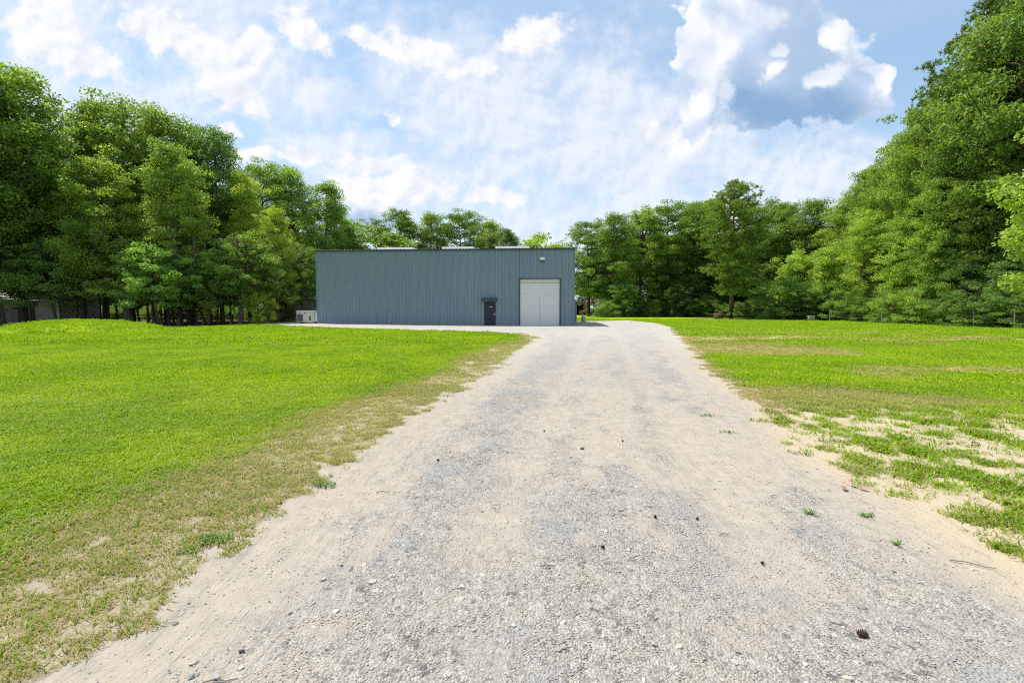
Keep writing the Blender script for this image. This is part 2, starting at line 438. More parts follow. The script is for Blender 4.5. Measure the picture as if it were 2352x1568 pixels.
def ground_material():
    m, b = mat_new("ground_mix")
    pos = b.new("ShaderNodeNewGeometry").outputs['Position']
    px, py, pz = b.sep(pos)
    grass = b.attr('grass'); lush = b.attr('lush'); gravel = b.attr('gravel'); sandy = b.attr('sandy'); worn = b.attr('worn'); far = b.attr('far')
    # crushed gravel
    v1 = b.voro(pos, 75.0); v1c = b.voro(pos, 75.0, out='Color'); v2 = b.voro(pos, 34.0); v2c = b.voro(pos, 34.0, out='Color')
    r1 = b.sep(v1c)[0]; r2 = b.sep(v2c)[1]
    n1 = b.noise(pos, 1.7, 6, 0.6); n2 = b.noise(pos, 40, 5, 0.65); n3 = b.noise(pos, 7.0, 5, 0.6)
    gcol = b.mix(r1, (0.26, 0.245, 0.22), (0.45, 0.42, 0.375))
    gcol = b.mix(b.smooth(r2, 0.80, 0.95), gcol, (0.50, 0.49, 0.46))
    gcol = b.mix(b.smooth(r2, 0.14, 0.04), gcol, (0.13, 0.135, 0.135))
    gcol = b.mix(b.smooth(v1, 0.35, 0.62, 0.0, 0.45), gcol, (0.19, 0.175, 0.155))
    gcol = b.mix(b.smooth(n1, 0.38, 0.66, 0.0, 0.45), gcol, (0.40, 0.36, 0.30))
    gcol = b.mix(b.smooth(b.noise(pos, 0.9, 3, 0.5), 0.45, 0.68, 0.0, 0.5), gcol, (0.24, 0.265, 0.28))
    scol = b.mix(b.smooth(n3, 0.3, 0.7), (0.385, 0.335, 0.278), (0.31, 0.27, 0.222))
    scol = b.mix(b.smooth(n2, 0.3, 0.72, 0, 0.55), scol, (0.37, 0.33, 0.28))
    peb = b.mul(b.smooth(r1, 0.55, 0.75), b.smooth(v1, 0.30, 0.15))
    scol = b.mix(b.mul(peb, 0.6), scol, (0.27, 0.26, 0.245))
    ocol = b.mix(n3, (0.45, 0.38, 0.27), (0.40, 0.33, 0.225))
    scol = b.mix(sandy, scol, ocol)
    gsel = b.smooth(b.add(gravel, b.add(b.mul(b.sub(n2, 0.5), 0.7), b.mul(b.sub(n3, 0.5), 0.6))), 0.0, 1.0)
    hard = b.mix(gsel, scol, gcol)
    hard = b.mix(b.smooth(b.noise(b.vm('MULTIPLY', pos, (14.0, 2.0, 1.0)), 1.0, 5, 0.65), 0.46, 0.30, 0.0, 0.6), hard, (0.22, 0.205, 0.185))
    hard = b.mix(b.mul(far, 0.55), hard, (0.43, 0.415, 0.385))
    # turf: thatch below the blades near by, blade colour further off
    ng1 = b.noise(pos, 55, 5, 0.7); ng2 = b.noise(pos, 9.0, 5, 0.6); ng3 = b.noise(pos, 0.55, 5, 0.6)
    stretch = b.vm('MULTIPLY', pos, (0.35, 1.6, 1.0)); ng4 = b.noise(stretch, 1.1, 5, 0.6)
    tcol = b.mix(b.smooth(ng1, 0.32, 0.68), (0.07, 0.14, 0.002), (0.32, 0.48, 0.002))
    tcol = b.mix(b.smooth(ng2, 0.35, 0.75, 0.0, 0.6), tcol, (0.20, 0.34, 0.004))
    tcol = b.mix(b.smooth(ng4, 0.42, 0.70, 0.0, 0.55), tcol, (0.36, 0.44, 0.006))
    tcol = b.mix(b.smooth(ng3, 0.50, 0.75, 0.0, 0.5), tcol, (0.15, 0.30, 0.004))
    dryc = b.mix(b.smooth(ng1, 0.3, 0.7), (0.21, 0.175, 0.10), (0.46, 0.39, 0.26))
    tcol2 = b.mix(b.smooth(b.add(lush, b.mul(b.sub(ng2, 0.5), 0.7)), 0.15, 0.75), dryc, tcol)
    tcol2 = b.mix(b.mul(worn, b.smooth(ng2, 0.40, 0.68)), tcol2, (0.42, 0.32, 0.16))
    gfac = b.smooth(b.add(grass, b.mul(b.sub(ng2, 0.5), 0.5)), 0.3, 0.7)
    col = b.mix(gfac, hard, tcol2)
    lit = b.attr('litter_shade'); col = b.mix(lit, col, b.mix(b.smooth(ng2, .35, .7), (0.045, 0.035, 0.02), (0.10, 0.08, 0.045)))  # dark wood floor; the same brown paints tree shade on the left lawn
    h_h = b.add(b.mul(b.sub(0.6, v1), b.add(0.25, b.mul(gsel, 0.5))), b.mul(b.sub(0.6, v2), b.mul(gsel, 0.3)))
    h_h = b.add(h_h, b.mul(n2, 0.4))
    streak = b.noise(b.vm('MULTIPLY', b.vm('ADD', pos, b.vm('MULTIPLY', b.noise(pos, 2.0, 2, .5, 0, True), (.15, .3, 0))), (16.0, 2.2, 1.0)), 1.0, 5, 0.65)
    h_h = b.add(h_h, b.mul(streak, 1.0))
    h_t = b.add(b.mul(ng1, 1.2), b.mul(ng2, 1.0))
    h = b.new("ShaderNodeMix", data_type='FLOAT'); b.put(h.inputs[0], gfac); b.put(h.inputs[2], h_h); b.put(h.inputs[3], h_t)
    return finish(m, b, col, 0.9, 0.10, 0.0, h.outputs[0], 0.9, 0.02)
GMAT = ground_material()

def grav_field(x, y, dd):
    # grey gravel showing where wheels have thrown it together; sand in the worn tracks and along the edges
    k = .6 * fbm((x - 0.19 * y) * 1.2, y * 0.24, 1.5, 4, 103) + .4 * fbm(x, y * .6, 4.0, 3, 105)
    ac = x - 0.19 * y; g = sstep(k, 0.36, 0.62)
    g = g * (1 - .6 * np.exp(-((ac - .95) / .28) ** 2)) * (1 - .6 * np.exp(-((ac + .75) / .28) ** 2)) * sstep(dd, 0.25, 1.1)
    near = sstep(-y, -3.8, -2.0) * sstep(x, -2.2, -0.2)
    g = np.maximum(g, near * (0.55 + 0.45 * sstep(fbm(x, y, 1.2, 3, 111), 0.3, 0.6)) * sstep(dd, 0.1, 0.7))
    g = np.where(y > 9, np.maximum(g, 0.45 * sstep(dd, 0.4, 1.5)), g)
    return g
grav_ = grav_field(gxv, np.maximum(gyv, 0), dd_)
far_ = sstep(gyv, 8, 30)
def sub_mesh(name, sel, sandy_att):
    f = quads[sel]; used, inv = np.unique(f, return_inverse=True)
    me = mesh_np(name, Vg[used], inv.reshape(-1, 4), True)
    for nm, arr in (('grass', grass_), ('lush', lush_), ('gravel', grav_), ('sandy', sandy_att), ('worn', worn_), ('far', far_), ('litter_shade', litter_shade(gxv, gyv))):
        fattr(me, nm, arr.reshape(-1)[used])
    return me
sand_in = np.where(gxv > 0.06 * gyv, np.maximum(sandy_ * (1 - sstep(dd_, -.05, .5)), sstep(0.45 - dd_, 0, .45) * .45), 0)
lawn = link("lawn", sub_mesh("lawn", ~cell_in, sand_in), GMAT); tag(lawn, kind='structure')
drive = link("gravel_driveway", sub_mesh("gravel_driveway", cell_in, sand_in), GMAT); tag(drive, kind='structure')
# the land further round, a little lower, out to the horizon
me = mesh_np("ground", [(-900, -700, -0.09), (900, -700, -0.09), (900, 1500, -0.09), (-900, 1500, -0.09)], [(0, 1, 2, 3)])
gr = link("ground", me, mottled("rough_grass", (0.07, 0.13, 0.02), (0.15, 0.22, 0.03), 0.4, 0.9, 0.1)); tag(gr, kind='structure')


def surf_z(x, y):
    return float(height(np.array([float(x)]), np.array([float(y)]))[0])

# ---------------------------------------------------------------- grass blades
def blade_material(name, c_lo, c_hi, c_dry):
    m, b = mat_new(name)
    t = b.attr('tint', 'Fac', 'INSTANCER'); dr = b.attr('dry', 'Fac', 'INSTANCER'); bl = b.attr('bl')
    col = b.mix(t, c_lo, c_hi)
    col = b.mix(b.smooth(bl, 0.45, 0.0, 0.0, 0.6), col, (0.05, 0.13, 0.002))
    col = b.mix(b.mul(bl, 0.45), col, (0.48, 0.61, 0.015))
    dsel = b.smooth(b.add(dr, b.mul(b.sub(bl, 0.5), 1.0)), 0.35, 0.65)
    col = b.mix(dsel, col, c_dry)
    return finish(m, b, col, 0.45, 0.12, 0.0, trans=(0.42, b.mix(1.0, col, (1.15, 1.1, 0.5), 'MULTIPLY')))
BLADE = blade_material("grass_blade", (0.14, 0.32, 0.002), (0.36, 0.53, 0.002), (0.46, 0.38, 0.20))
def tuft_mesh(name, n, rad, h0, h1, wd, lean, seed, flat=0.0):
    r = np.random.default_rng(seed); V = []; F = []; A = []
    for i in range(n):
        a = r.uniform(0, 2 * math.pi); q = rad * math.sqrt(r.uniform())
        bx, by = q * math.cos(a), q * math.sin(a); hh = r.uniform(h0, h1); aa = r.uniform(0, 2 * math.pi)
        ln = r.uniform(0.3, 1.0) * lean * hh; px, py = math.cos(aa), math.sin(aa); w2 = wd * r.uniform(0.7, 1.3)
        sx, sy = -py * w2 / 2, px * w2 / 2; k = len(V)
        V += [(bx - sx, by - sy, -0.01), (bx + sx, by + sy, -0.01),
              (bx + px * ln * 0.4 + sx * .8, by + py * ln * 0.4 + sy * .8, hh * 0.62), (bx + px * ln * 0.4 - sx * .8, by + py * ln * .4 - sy * .8, hh * .62),
              (bx + px * ln + sx * .15, by + py * ln + sy * .15, hh * (1 - 0.3 * flat)), (bx + px * ln - sx * .15, by + py * ln - sy * .15, hh * (1 - .3 * flat))]
        F += [(k, k + 1, k + 2, k + 3), (k + 3, k + 2, k + 4, k + 5)]
        v = r.uniform(); A += [v, v]
    me = mesh_np(name, V, F); fattr(me, 'bl', A, 'FACE'); return me

def scatter_grass(name, n_try, y0, y1, protos, dens, smin, smax, label, power=1.0):
    y = y0 + (y1 - y0) * RNG.uniform(size=n_try) ** power
    x = RNG.uniform(-1.35, 1.35, n_try) * (y + 0.8)
    d, dd, g, lu, sa, wo = fields(x, y)
    prob = dens(x, y, g, lu, sa, wo, dd); keep = RNG.uniform(size=n_try) < prob
    x, y, lu, sa, wo, g = x[keep], y[keep], lu[keep], sa[keep], wo[keep], g[keep]
    z = height(x, y); n = len(x)
    rot = np.stack([RNG.uniform(-.15, .15, n), RNG.uniform(-.15, .15, n), RNG.uniform(0, 6.283, n)], -1)
    s = RNG.uniform(smin, smax, n); s = s * (0.72 + 0.4 * lu + .35 * sa)
    big = fbm(x, y, 0.8, 4, 131); tint = np.clip(0.15 - .4 * sa + sstep(big, 0.3, 0.7) * 0.6 + RNG.uniform(-.2, .3, n), 0, 1)
    dry = np.clip((1 - lu) * 0.62 + wo * 0.35 - sa * 0.30 + RNG.uniform(-.2, .2, n), 0, 1)
    clump = sstep(fbm(x, y, 5.0, 3, 141), 0.52, 0.66); s = s * (1 + clump * 0.5 * np.where(sa > .3, 1, 0.35))
    scatter(name, np.stack([x, y, z], -1), rot, np.stack([s, s, s * RNG.uniform(.8, 1.2, n)], -1), tint, protos, label, {'dry': dry})
    return n

near_tufts = [proto("grass_tuft", tuft_mesh("grass_tuft", 15, 0.06, 0.014, 0.042, 0.006, 2.0, i, 0.9), BLADE) for i in range(5)]
mid_tufts = [proto("grass_clump", tuft_mesh("grass_clump", 50, 0.17, 0.014, 0.038, 0.010, 1.3, 20 + i, 0.5), BLADE) for i in range(4)]
far_tufts = [proto("grass_patch", tuft_mesh("grass_patch", 80, 0.45, 0.018, 0.045, 0.024, 1.2, 40 + i, 0.5), BLADE) for i in range(4)]
def dens_near(x, y, g, lu, sa, wo, dd):
    return g * np.minimum(0.68 + 0.32 * lu + 0.2 * sa, 1) * (1 - 0.5 * wo)
n1 = scatter_grass("lawn_grass_near", 125000, 1.0, 9.5, near_tufts, dens_near, 0.8, 1.3, "short mown grass blades beside the gravel driveway", 0.72)
n2 = scatter_grass("lawn_grass_middle", 60000, 8.0, 22.0, mid_tufts, dens_near, 0.8, 1.3, "short mown grass of the lawns in the middle distance", 0.8)
n3 = scatter_grass("lawn_grass_far", 38000, 19.0, 62.0, far_tufts, dens_near, 0.8, 1.3, "short mown grass of the lawns in front of the woods", 0.9)
print("tufts", n1, n2, n3)

# ---------------------------------------------------------------- loose stones of the driveway
def stone_mesh(name, seed, flat=0.6):
    r = random.Random(seed); bm = bmesh.new(); bmesh.ops.create_icosphere(bm, subdivisions=1, radius=1.0)
    sx, sy = r.uniform(0.75, 1.3), r.uniform(0.6, 1.0)
    for v in bm.verts:
        v.co *= r.uniform(0.72, 1.12); v.co = Vector((v.co.x * sx, v.co.y * sy, v.co.z * flat))
    me = D.meshes.new(name); bm.to_mesh(me); bm.free(); return me
def stone_material():
    m, b = mat_new("crushed_stone"); t = b.attr('tint', 'Fac', 'INSTANCER'); n = b.noise(objco(b), 2.0, 5, 0.6)
    c_ = b.mix(b.smooth(t, 0.0, 0.5), (0.22, 0.21, 0.19), (0.43, 0.405, 0.36)); c_ = b.mix(b.smooth(t, 0.5, 0.8), c_, (0.52, 0.47, 0.39))
    c_ = b.mix(b.smooth(t, 0.94, 0.98), c_, (0.60, 0.59, 0.56))
    return finish(m, b, b.mix(b.mul(n, 0.35), c_, (0.42, 0.375, 0.31)), 0.8, 0.3, 0, n, 0.4, 0.1)
STONE = stone_material()
stones = [proto("stone", stone_mesh("stone", 300 + i, random.uniform(0.4, 0.75)), STONE) for i in range(7)]
def scatter_stones(name, n, y0, y1, s0, s1, label, fn, power=1.0, k=3.0):
    y = y0 + (y1 - y0) * RNG.uniform(size=n) ** power; x = RNG.uniform(-1.3, 1.3, n) * (y + .8)
    d, dd, g, lu, sa, wo = fields(x, y); gv = grav_field(x, y, dd)
    keep = RNG.uniform(size=n) < fn(x, y, gv, dd, sa); x, y, dd = x[keep], y[keep], dd[keep]; n = len(x)
    s = s0 + (s1 - s0) * RNG.uniform(size=n) ** k
    ac = x - 0.19 * y; i_ = sstep(dd, 0, .6)
    z = height(x, y) - 0.03 * np.exp(-((ac - 0.95) / .30) ** 2) * i_ - 0.03 * np.exp(-((ac + 0.75) / .30) ** 2) * i_ + s * 0.10
    rot = np.stack([RNG.uniform(-.4, .4, n), RNG.uniform(-.4, .4, n), RNG.uniform(0, 6.283, n)], -1)
    scatter(name, np.stack([x, y, z], -1), rot, np.stack([s, s, s], -1), RNG.uniform(size=n), stones, label)
    return n
print("stones", scatter_stones("driveway_gravel", 300000, 1.3, 8.5, 0.0028, 0.0085, "fine crushed grey and tan gravel covering the driveway",
      lambda x, y, g, dd, sa: np.where(dd > 0.05, 0.17 + 0.83 * g, 0), 0.75, 1.6),
      scatter_stones("driveway_coarse_gravel", 16000, 1.3, 16, 0.009, 0.026, "coarser loose stones strewn over the driveway",
      lambda x, y, g, dd, sa: np.where(dd > 0.1, 0.09 + 0.40 * g * sstep(fbm(x, y, 1.6, 3, 151), .45, .65), 0), 0.9, 3.0))

# ---------------------------------------------------------------- metal building
PAINT = None
def paint_mat():
    m, b = mat_new("blue_grey_sheet_metal"); pos = b.new("ShaderNodeNewGeometry").outputs['Position']
    rnd = b.new("ShaderNodeObjectInfo").outputs['Random']
    n = b.noise(pos, 0.35, 4, 0.5); st = b.vm('MULTIPLY', pos, (6.0, 6.0, 0.35)); n2 = b.noise(st, 1.0, 5, 0.6)
    c_ = b.mix(b.smooth(n, 0.35, 0.65), (0.175, 0.238, 0.268), (0.175, 0.220, 0.272))
    c_ = b.mix(b.mul(b.smooth(n2, 0.45, 0.8), 0.3), c_, (0.27, 0.33, 0.38))
    c_ = b.mix(b.mul(rnd, 0.14), c_, (0.15, 0.21, 0.27))
    z = b.sep(pos)[2]; c_ = b.mix(b.smooth(b.add(z, b.mul(n2, 0.5)), 0.75, 0.25, 0.0, 0.35), c_, (0.30, 0.27, 0.22))
    return finish(m, b, c_, 0.42, 0.4, 0.0, n2, 0.04, 0.02)
PAINT = paint_mat()
TRIM = mottled("dark_blue_trim", (0.035, 0.05, 0.065), (0.05, 0.065, 0.08), 2, 0.45, 0.4)
DARKDOOR = mottled("navy_door_paint", (0.010, 0.016, 0.030), (0.016, 0.024, 0.040), 2, 0.45, 0.4)
def door_mat():
    m, b = mat_new("weathered_white_door"); pos = objco(b)
    n = b.noise(b.vm('MULTIPLY', pos, (0.8, 1, 3.0)), 1.6, 6, 0.65); n2 = b.noise(b.vm('MULTIPLY', pos, (7, 1, 0.6)), 1.3, 5, 0.6)
    c_ = b.mix(b.smooth(n, 0.3, 0.8), (0.62, 0.63, 0.63), (0.56, 0.56, 0.55))
    c_ = b.mix(b.mul(b.smooth(n2, 0.5, 0.8), 0.4), c_, (0.42, 0.42, 0.41))
    return finish(m, b, c_, 0.5, 0.35, 0, n2, 0.05, 0.02)
WDOOR = door_mat()
CREAM = mottled("cream_trim", (0.62, 0.60, 0.50), (0.52, 0.50, 0.42), 4, 0.6)
BRIGHT = mottled("bright_metal", (0.62, 0.63, 0.64), (0.72, 0.72, 0.72), 5, 0.35, 0.5, 0.6)
SKYL = mottled("white_translucent_sheet", (0.80, 0.80, 0.80), (0.74, 0.75, 0.76), 2, 0.4, 0.5)
CONC = mottled("concrete", (0.36, 0.35, 0.32), (0.46, 0.44, 0.40), 6, 0.85, 0.2)

BL, BR, BH, BDEP = at_depth(731, 745, 41.6), at_depth(1318, 745, 40.0), 6.84, 12.0
BW = (Vector((BR.x, BR.y)) - Vector((BL.x, BL.y))).length
brz = math.atan2(BR.y - BL.y, BR.x - BL.x)
bld = thing("metal_building", (BL.x, BL.y, 0), "long windowless blue-grey ribbed metal building with white sliding door", "building", None, brz)
def lx(px, d=40.5):
    """distance along the front wall of a photograph column"""
    p = at_depth(px, 745, d); return ((p.x - BL.x) * (BR.x - BL.x) + (p.y - BL.y) * (BR.y - BL.y)) / BW
NCOL = 25; PW = BW / NCOL; RS = PW / 3
_pan = {}
def rib_panel(x0, x1, z0, z1, name="wall_panel"):
    """trapezoid-ribbed sheet, front at y = 0, ribs standing out towards -y, with returned edges"""
    key = (round((x0 / RS) % 1, 3) if abs(x0 / PW - round(x0 / PW)) > 1e-4 else 0.0, round(x1 - x0, 3), round(z0, 3), round(z1, 3))
    if key in _pan: return _pan[key]
    prof = [(x0, 0)]
    k0 = math.floor(x0 / RS) - 1
    for k in range(k0, k0 + int((x1 - x0) / RS) + 4):
        c_ = (k + 0.5) * RS
        for (a, dpt) in ((-0.055, 0), (-0.025, -0.044), (0.025, -0.044), (0.055, 0)):
            if x0 < c_ + a < x1: prof.append((c_ + a, dpt))
        for a in (RS / 2 - 0.10, RS / 2 - 0.085, RS / 2 + 0.085, RS / 2 + 0.10):
            if x0 < c_ + a < x1: prof.append((c_ + a, -0.005 if abs(a - RS / 2) < 0.09 else 0))
    prof.append((x1, 0)); prof = [(x - x0, y) for x, y in prof]
    V = []; F = []
    for x, y in prof: V += [(x, y, z0), (x, y, z1)]
    n = len(prof)
    for i in range(n - 1): F.append((2 * i, 2 * i + 2, 2 * i + 3, 2 * i + 1))
    k = len(V); W = x1 - x0
    V += [(0, 0.03, z0), (0, 0.03, z1), (W, 0.03, z0), (W, 0.03, z1)]
    F += [(k, 0, 1, k + 1), (2 * n - 2, k + 2, k + 3, 2 * n - 1), (k + 2, k, k + 1, k + 3)]
    me = D.meshes.new(name); me.from_pydata(V, [], F); me.update(); me.materials.append(PAINT); _pan[key] = me
    return me
ops = [(lx(1112), lx(1139), 0.0, 2.10), (lx(1192.5), lx(1286.5), 0.0, 4.08)]
for kcol in range(NCOL):
    x0, x1 = kcol * PW, (kcol + 1) * PW - 0.004
    cuts = sorted({x0, x1} | {e for o in ops for e in o[:2] if x0 < e < x1})
    for a, c_ in zip(cuts, cuts[1:]):
        mid = (a + c_) / 2; z0 = 0.0
        for o in ops:
            if o[0] < mid < o[1]: z0 = o[3]
        if c_ - a < 0.02: continue
        ob = D.objects.new("wall_panel", rib_panel(a, c_, z0, BH - 0.12)); COL.objects.link(ob); ob.parent = bld; ob.location = (a, 0, 0)
# other walls
for (nm, ox, oy, rz, L) in (("side", BW, 0.0, math.pi / 2, BDEP), ("side", 0.0, BDEP, -math.pi / 2, BDEP), ("rear", BW, BDEP, math.pi, BW)):
    nn = round(L / PW)
    for k in range(nn):
        ob = D.objects.new("wall_panel", rib_panel(0, L / nn - 0.004, 0.0, BH - 0.12)); COL.objects.link(ob); ob.parent = bld
        ob.rotation_euler = (0, 0, rz); ob.location = (ox + math.cos(rz) * k * L / nn, oy + math.sin(rz) * k * L / nn, 0)
        ob.location.x += 0.002 * (1 if rz > 0 else -1)
MB().box(0.15, BW - .15, .15, BDEP - .15, -0.3, 0.16).build("floor_slab", CONC, bld)
# roof: low slope with ribs whose ends show as a dashed eave line
ZR = BH - 0.10; sl_ = 0.035
V = []; F = []; prof = []
nrib = int(BW / RS)
for k in range(nrib):
    c_ = (k + .5) * RS
    for a, h in ((-.06, 0), (-.03, .032), (.03, .032), (.06, 0)): prof.append((c_ + a, h))
prof = [(-0.08, 0)] + prof + [(BW + 0.08, 0)]
for x, h in prof: V += [(x, -0.13, ZR + h), (x, BDEP / 2, ZR + h + sl_ * BDEP / 2), (x, BDEP + .13, ZR + h)]
for i in range(len(prof) - 1):
    F += [(3 * i, 3 * i + 3, 3 * i + 4, 3 * i + 1), (3 * i + 1, 3 * i + 4, 3 * i + 5, 3 * i + 2)]
me = D.meshes.new("roof"); me.from_pydata(V, [], F); me.update()
link("roof", me, mottled("galvanised_roof", (0.55, 0.57, 0.58), (0.62, 0.63, 0.64), 1.5, 0.4, 0.5, 0.3), bld)
MB().box(-0.06, BW + .06, -0.115, -0.045, BH - .235, BH - .108).box(-.06, BW + .06, -.045, 0.0, BH - .13, BH - .112).build("eave_trim", TRIM, bld)
for xx in (-0.055, BW + 0.005):
    MB().box(xx, xx + .05, -0.05, 0.08, 0.02, BH - .24).build("corner_trim", PAINT, bld)
for a, c_ in ((875, 955), (1022, 1092), (1142, 1216)):
    xa, xb = lx(a, 43), lx(c_, 43)
    MB().box(xa, xb, 1.2, 1.26, ZR + .05, ZR + .33).poly(
        [(xa, 1.17, ZR + .33), (xb, 1.17, ZR + .33), (xb, 3.0, ZR + .36), (xa, 3.0, ZR + .36), (xa, 1.17, ZR + .36), (xb, 1.17, ZR + .36), (xb, 3, ZR + .39), (xa, 3, ZR + .39)],
        [(0, 3, 2, 1), (4, 5, 6, 7), (0, 1, 5, 4), (1, 2, 6, 5), (2, 3, 7, 6), (3, 0, 4, 7)]).box(xa, xa + .05, 1.27, 3.0, ZR + .08, ZR + .33).box(xb - .05, xb, 1.27, 3.0, ZR + .08, ZR + .33).build("roof_skylight", SKYL, bld)
# large sliding door
a0, a1 = ops[1][0], ops[1][1]
fr = MB().box(a0 - .02, a0 + .075, -.075, .10, 0, 4.08).box(a1 - .075, a1 + .02, -.075, .10, 0, 4.08).box(a0 - .02, a1 + .02, -.078, .09, 4.081, 4.14).build("door_frame", TRIM, bld)
wd = MB().box(a0 + .08, a1 - .08, 0.02, .06, 0.02, 3.70).build("sliding_door", WDOOR, bld)
mid = (a0 + a1) / 2
MB().box(mid - .02, mid - .005, 0.008, 0.0195, 0.35, 2.55).box(mid + .005, mid + .012, .012, .0195, .35, 2.55).build("centre_seam", mottled("seam_grey", (.40, .40, .39), (.46, .45, .43), 4), wd)
MB().box(a0 + .08, a1 - .08, 0.0, .07, 3.70, 3.735).build("door_rail", mottled("rail_grey", (.30, .30, .27), (.38, .37, .33), 5), wd)
MB().box(a0 + .08, a1 - .08, 0.03, .09, 3.74, 4.075).build("door_header", CREAM, bld)
for zc in (0.34, 0.62, 0.80, 1.75, 2.7): MB().box(a0 + .085, a1 - .085, 0.013, .0195, zc, zc + .012).build("door_rib", WDOOR, wd)
MB().box(a0 + .08, a1 - .08, -0.02, .065, -.02, .02).build("threshold", CONC, bld)
# people door under its hood
b0, b1 = ops[0][0], ops[0][1]
MB().box(b0, b0 + .05, -.05, .1, 0, 2.06).box(b1 - .05, b1, -.05, .1, 0, 2.06).box(b0, b1, -.052, .1, 2.061, 2.10).build("door_frame", TRIM, bld)
pd = MB().box(b0 + .052, b1 - .052, 0.03, .075, 0.02, 2.055, 0.004).build("entrance_door", DARKDOOR, bld)
sgn = MB().box(b0 + .44, b0 + .80, .018, .029, 1.60, 1.70).build("door_sign", mottled("sign_dark", (.05, .05, .06), (.07, .07, .08), 3), pd)
sg = MB()                     # one short line of small pale lettering, too small in the photograph to read
xx = b0 + .455
for wv in (.03, .035, .03, .022, .04, .03, .026, .034):
    sg.box(xx, xx + wv * .75, .012, .0175, 1.625, 1.675); xx += wv + .008
sg.build("sign_lettering", mottled("pale_lettering", (.75, .75, .72), (.8, .8, .78), 5), sgn)
MB().tube([(b1 - .13, .03, 1.0), (b1 - .13, -.02, 1.0)], .028, 10).tube([(b1 - .13, -.015, 1.0), (b1 - .13, -.05, 1.0)], .04, 10).box(b1 - .17, b1 - .09, .02, .03, .95, 1.08).build("door_knob", BRIGHT, pd)
hd = MB(); q0, q1 = b0 - .18, b1 + .12
hd.poly([(q0, -.045, 2.45), (q1, -.045, 2.45), (q0, -.46, 2.36), (q1, -.46, 2.36), (q0, -.045, 2.42), (q1, -.045, 2.42), (q0, -.46, 2.12), (q1, -.46, 2.12), (q0, -.44, 2.12), (q1, -.44, 2.12), (q0, -.44, 2.33), (q1, -.44, 2.33)],
        [(0, 2, 3, 1), (2, 6, 7, 3), (6, 8, 9, 7), (8, 10, 11, 9), (10, 4, 5, 11)])
hd.box(q0, q0 + .02, -.435, -.046, 2.12, 2.40); hd.box(q1 - .02, q1, -.435, -.046, 2.12, 2.40)
hd.build("door_hood", TRIM, bld)
# twin flood light high on the wall
lt = lx(1245)
wl = MB().box(lt - .20, lt + .20, -.16, -.037, 5.70, 5.96, .02).build("wall_light", mottled("white_housing", (.72, .72, .70), (.78, .78, .76), 5, .4), bld)
for s_ in (-.11, .11): MB().tube([(lt + s_, -.12, 5.70), (lt + s_ * 1.2, -.22, 5.60)], [.05, .085], 10).build("lamp_head", TRIM, wl)
# outlet box near the ground
ob_ = lx(893, 41)
MB().box(ob_ - .07, ob_ + .07, -.14, -.037, .28, .50, .01).build("outlet_box", mottled("grey_box", (.30, .33, .34), (.36, .38, .40), 4, .5, .4), bld)
MB().tube([(ob_ + .02, -.07, 0.0), (ob_ + .02, -.07, .28)], .02, 8).build("conduit", BRIGHT, bld)
# low blue-grey annexe against the far side
an = MB(); an.box(BW + .06, BW + .62, 5.2, 10.0, -.05, 2.02)
an.build("side_annexe", PAINT, bld)
MB().poly([(BW + .05, 5.05, 2.05), (BW + .80, 5.05, 1.95), (BW + .80, 10.1, 1.95), (BW + .05, 10.1, 2.05), (BW + .05, 5.05, 2.09), (BW + .80, 5.05, 1.99), (BW + .80, 10.1, 1.99), (BW + .05, 10.1, 2.09)],
          [(0, 3, 2, 1), (4, 5, 6, 7), (0, 1, 5, 4), (1, 2, 6, 5), (2, 3, 7, 6), (3, 0, 4, 7)]).build("annexe_roof", mottled("annexe_roof_sheet", (.5, .5, .5), (.6, .6, .6), 3), bld)
MB().box(BW + .045, BW + .10 + .7, 4.4, 10.5, -.1, .09).build("annexe_slab", CONC, bld)

# ---------------------------------------------------------------- air conditioner and its duct
acp = at_depth(682, 745, 42.2); acr = at_depth(731, 745, 42.2)
ac = thing("air_conditioner", (acp.x, 42.2, 0.10), "cream packaged air-conditioning unit left of the blue-grey building", "air conditioner", None, brz)
AW = 1.72
body = MB().box(0, AW, 0, 1.1, .14, 1.16, .015).build("cabinet", mottled("cream_enamel", (.56, .53, .43), (.48, .46, .38), 3, .5), ac)
MB().box(-.02, AW + .02, -.02, 1.12, 1.163, 1.20).build("cabinet_lid", CREAM, ac)
MB().box(.07, .60, -.012, -.001, .22, .88).build("coil_recess", mottled("dark_coil", (.05, .045, .045), (.09, .08, .08), 8), ac)
for k in range(10): MB().box(.085 + k * .052, .105 + k * .052, -.03, -.013, .23, .87).build("grille_bar", mottled("grille", (.16, .15, .14), (.2, .19, .18), 4) if k == 0 else D.materials["grille"], ac)
MB().box(1.10, 1.38, -.014, -.001, .30, .82).build("access_panel", mottled("panel_grey", (.62, .60, .55), (.55, .53, .48), 5), ac)
MB().box(1.20, 1.36, -.022, -.015, .30, .72).build("louvre", D.materials["dark_coil"], ac)
for xx, ww in ((.28, .08), (.72, .10), (.84, .06)): MB().box(xx, xx + ww, -.010, -.001, .98, 1.05).build("badge", D.materials["dark_coil"], ac)
TG = mottled("timber_grey", (.25, .2, .15), (.34, .28, .22), 8, .85)
for xx in (.05, AW - .2): MB().box(xx, xx + .15, .05, 1.05, 0, .139).build("support_rail", TG, ac)
FOIL = mottled("foil_duct_wrap", (.50, .62, .72), (.78, .82, .85), 9, .28, .6, .8, 0.9, .08)
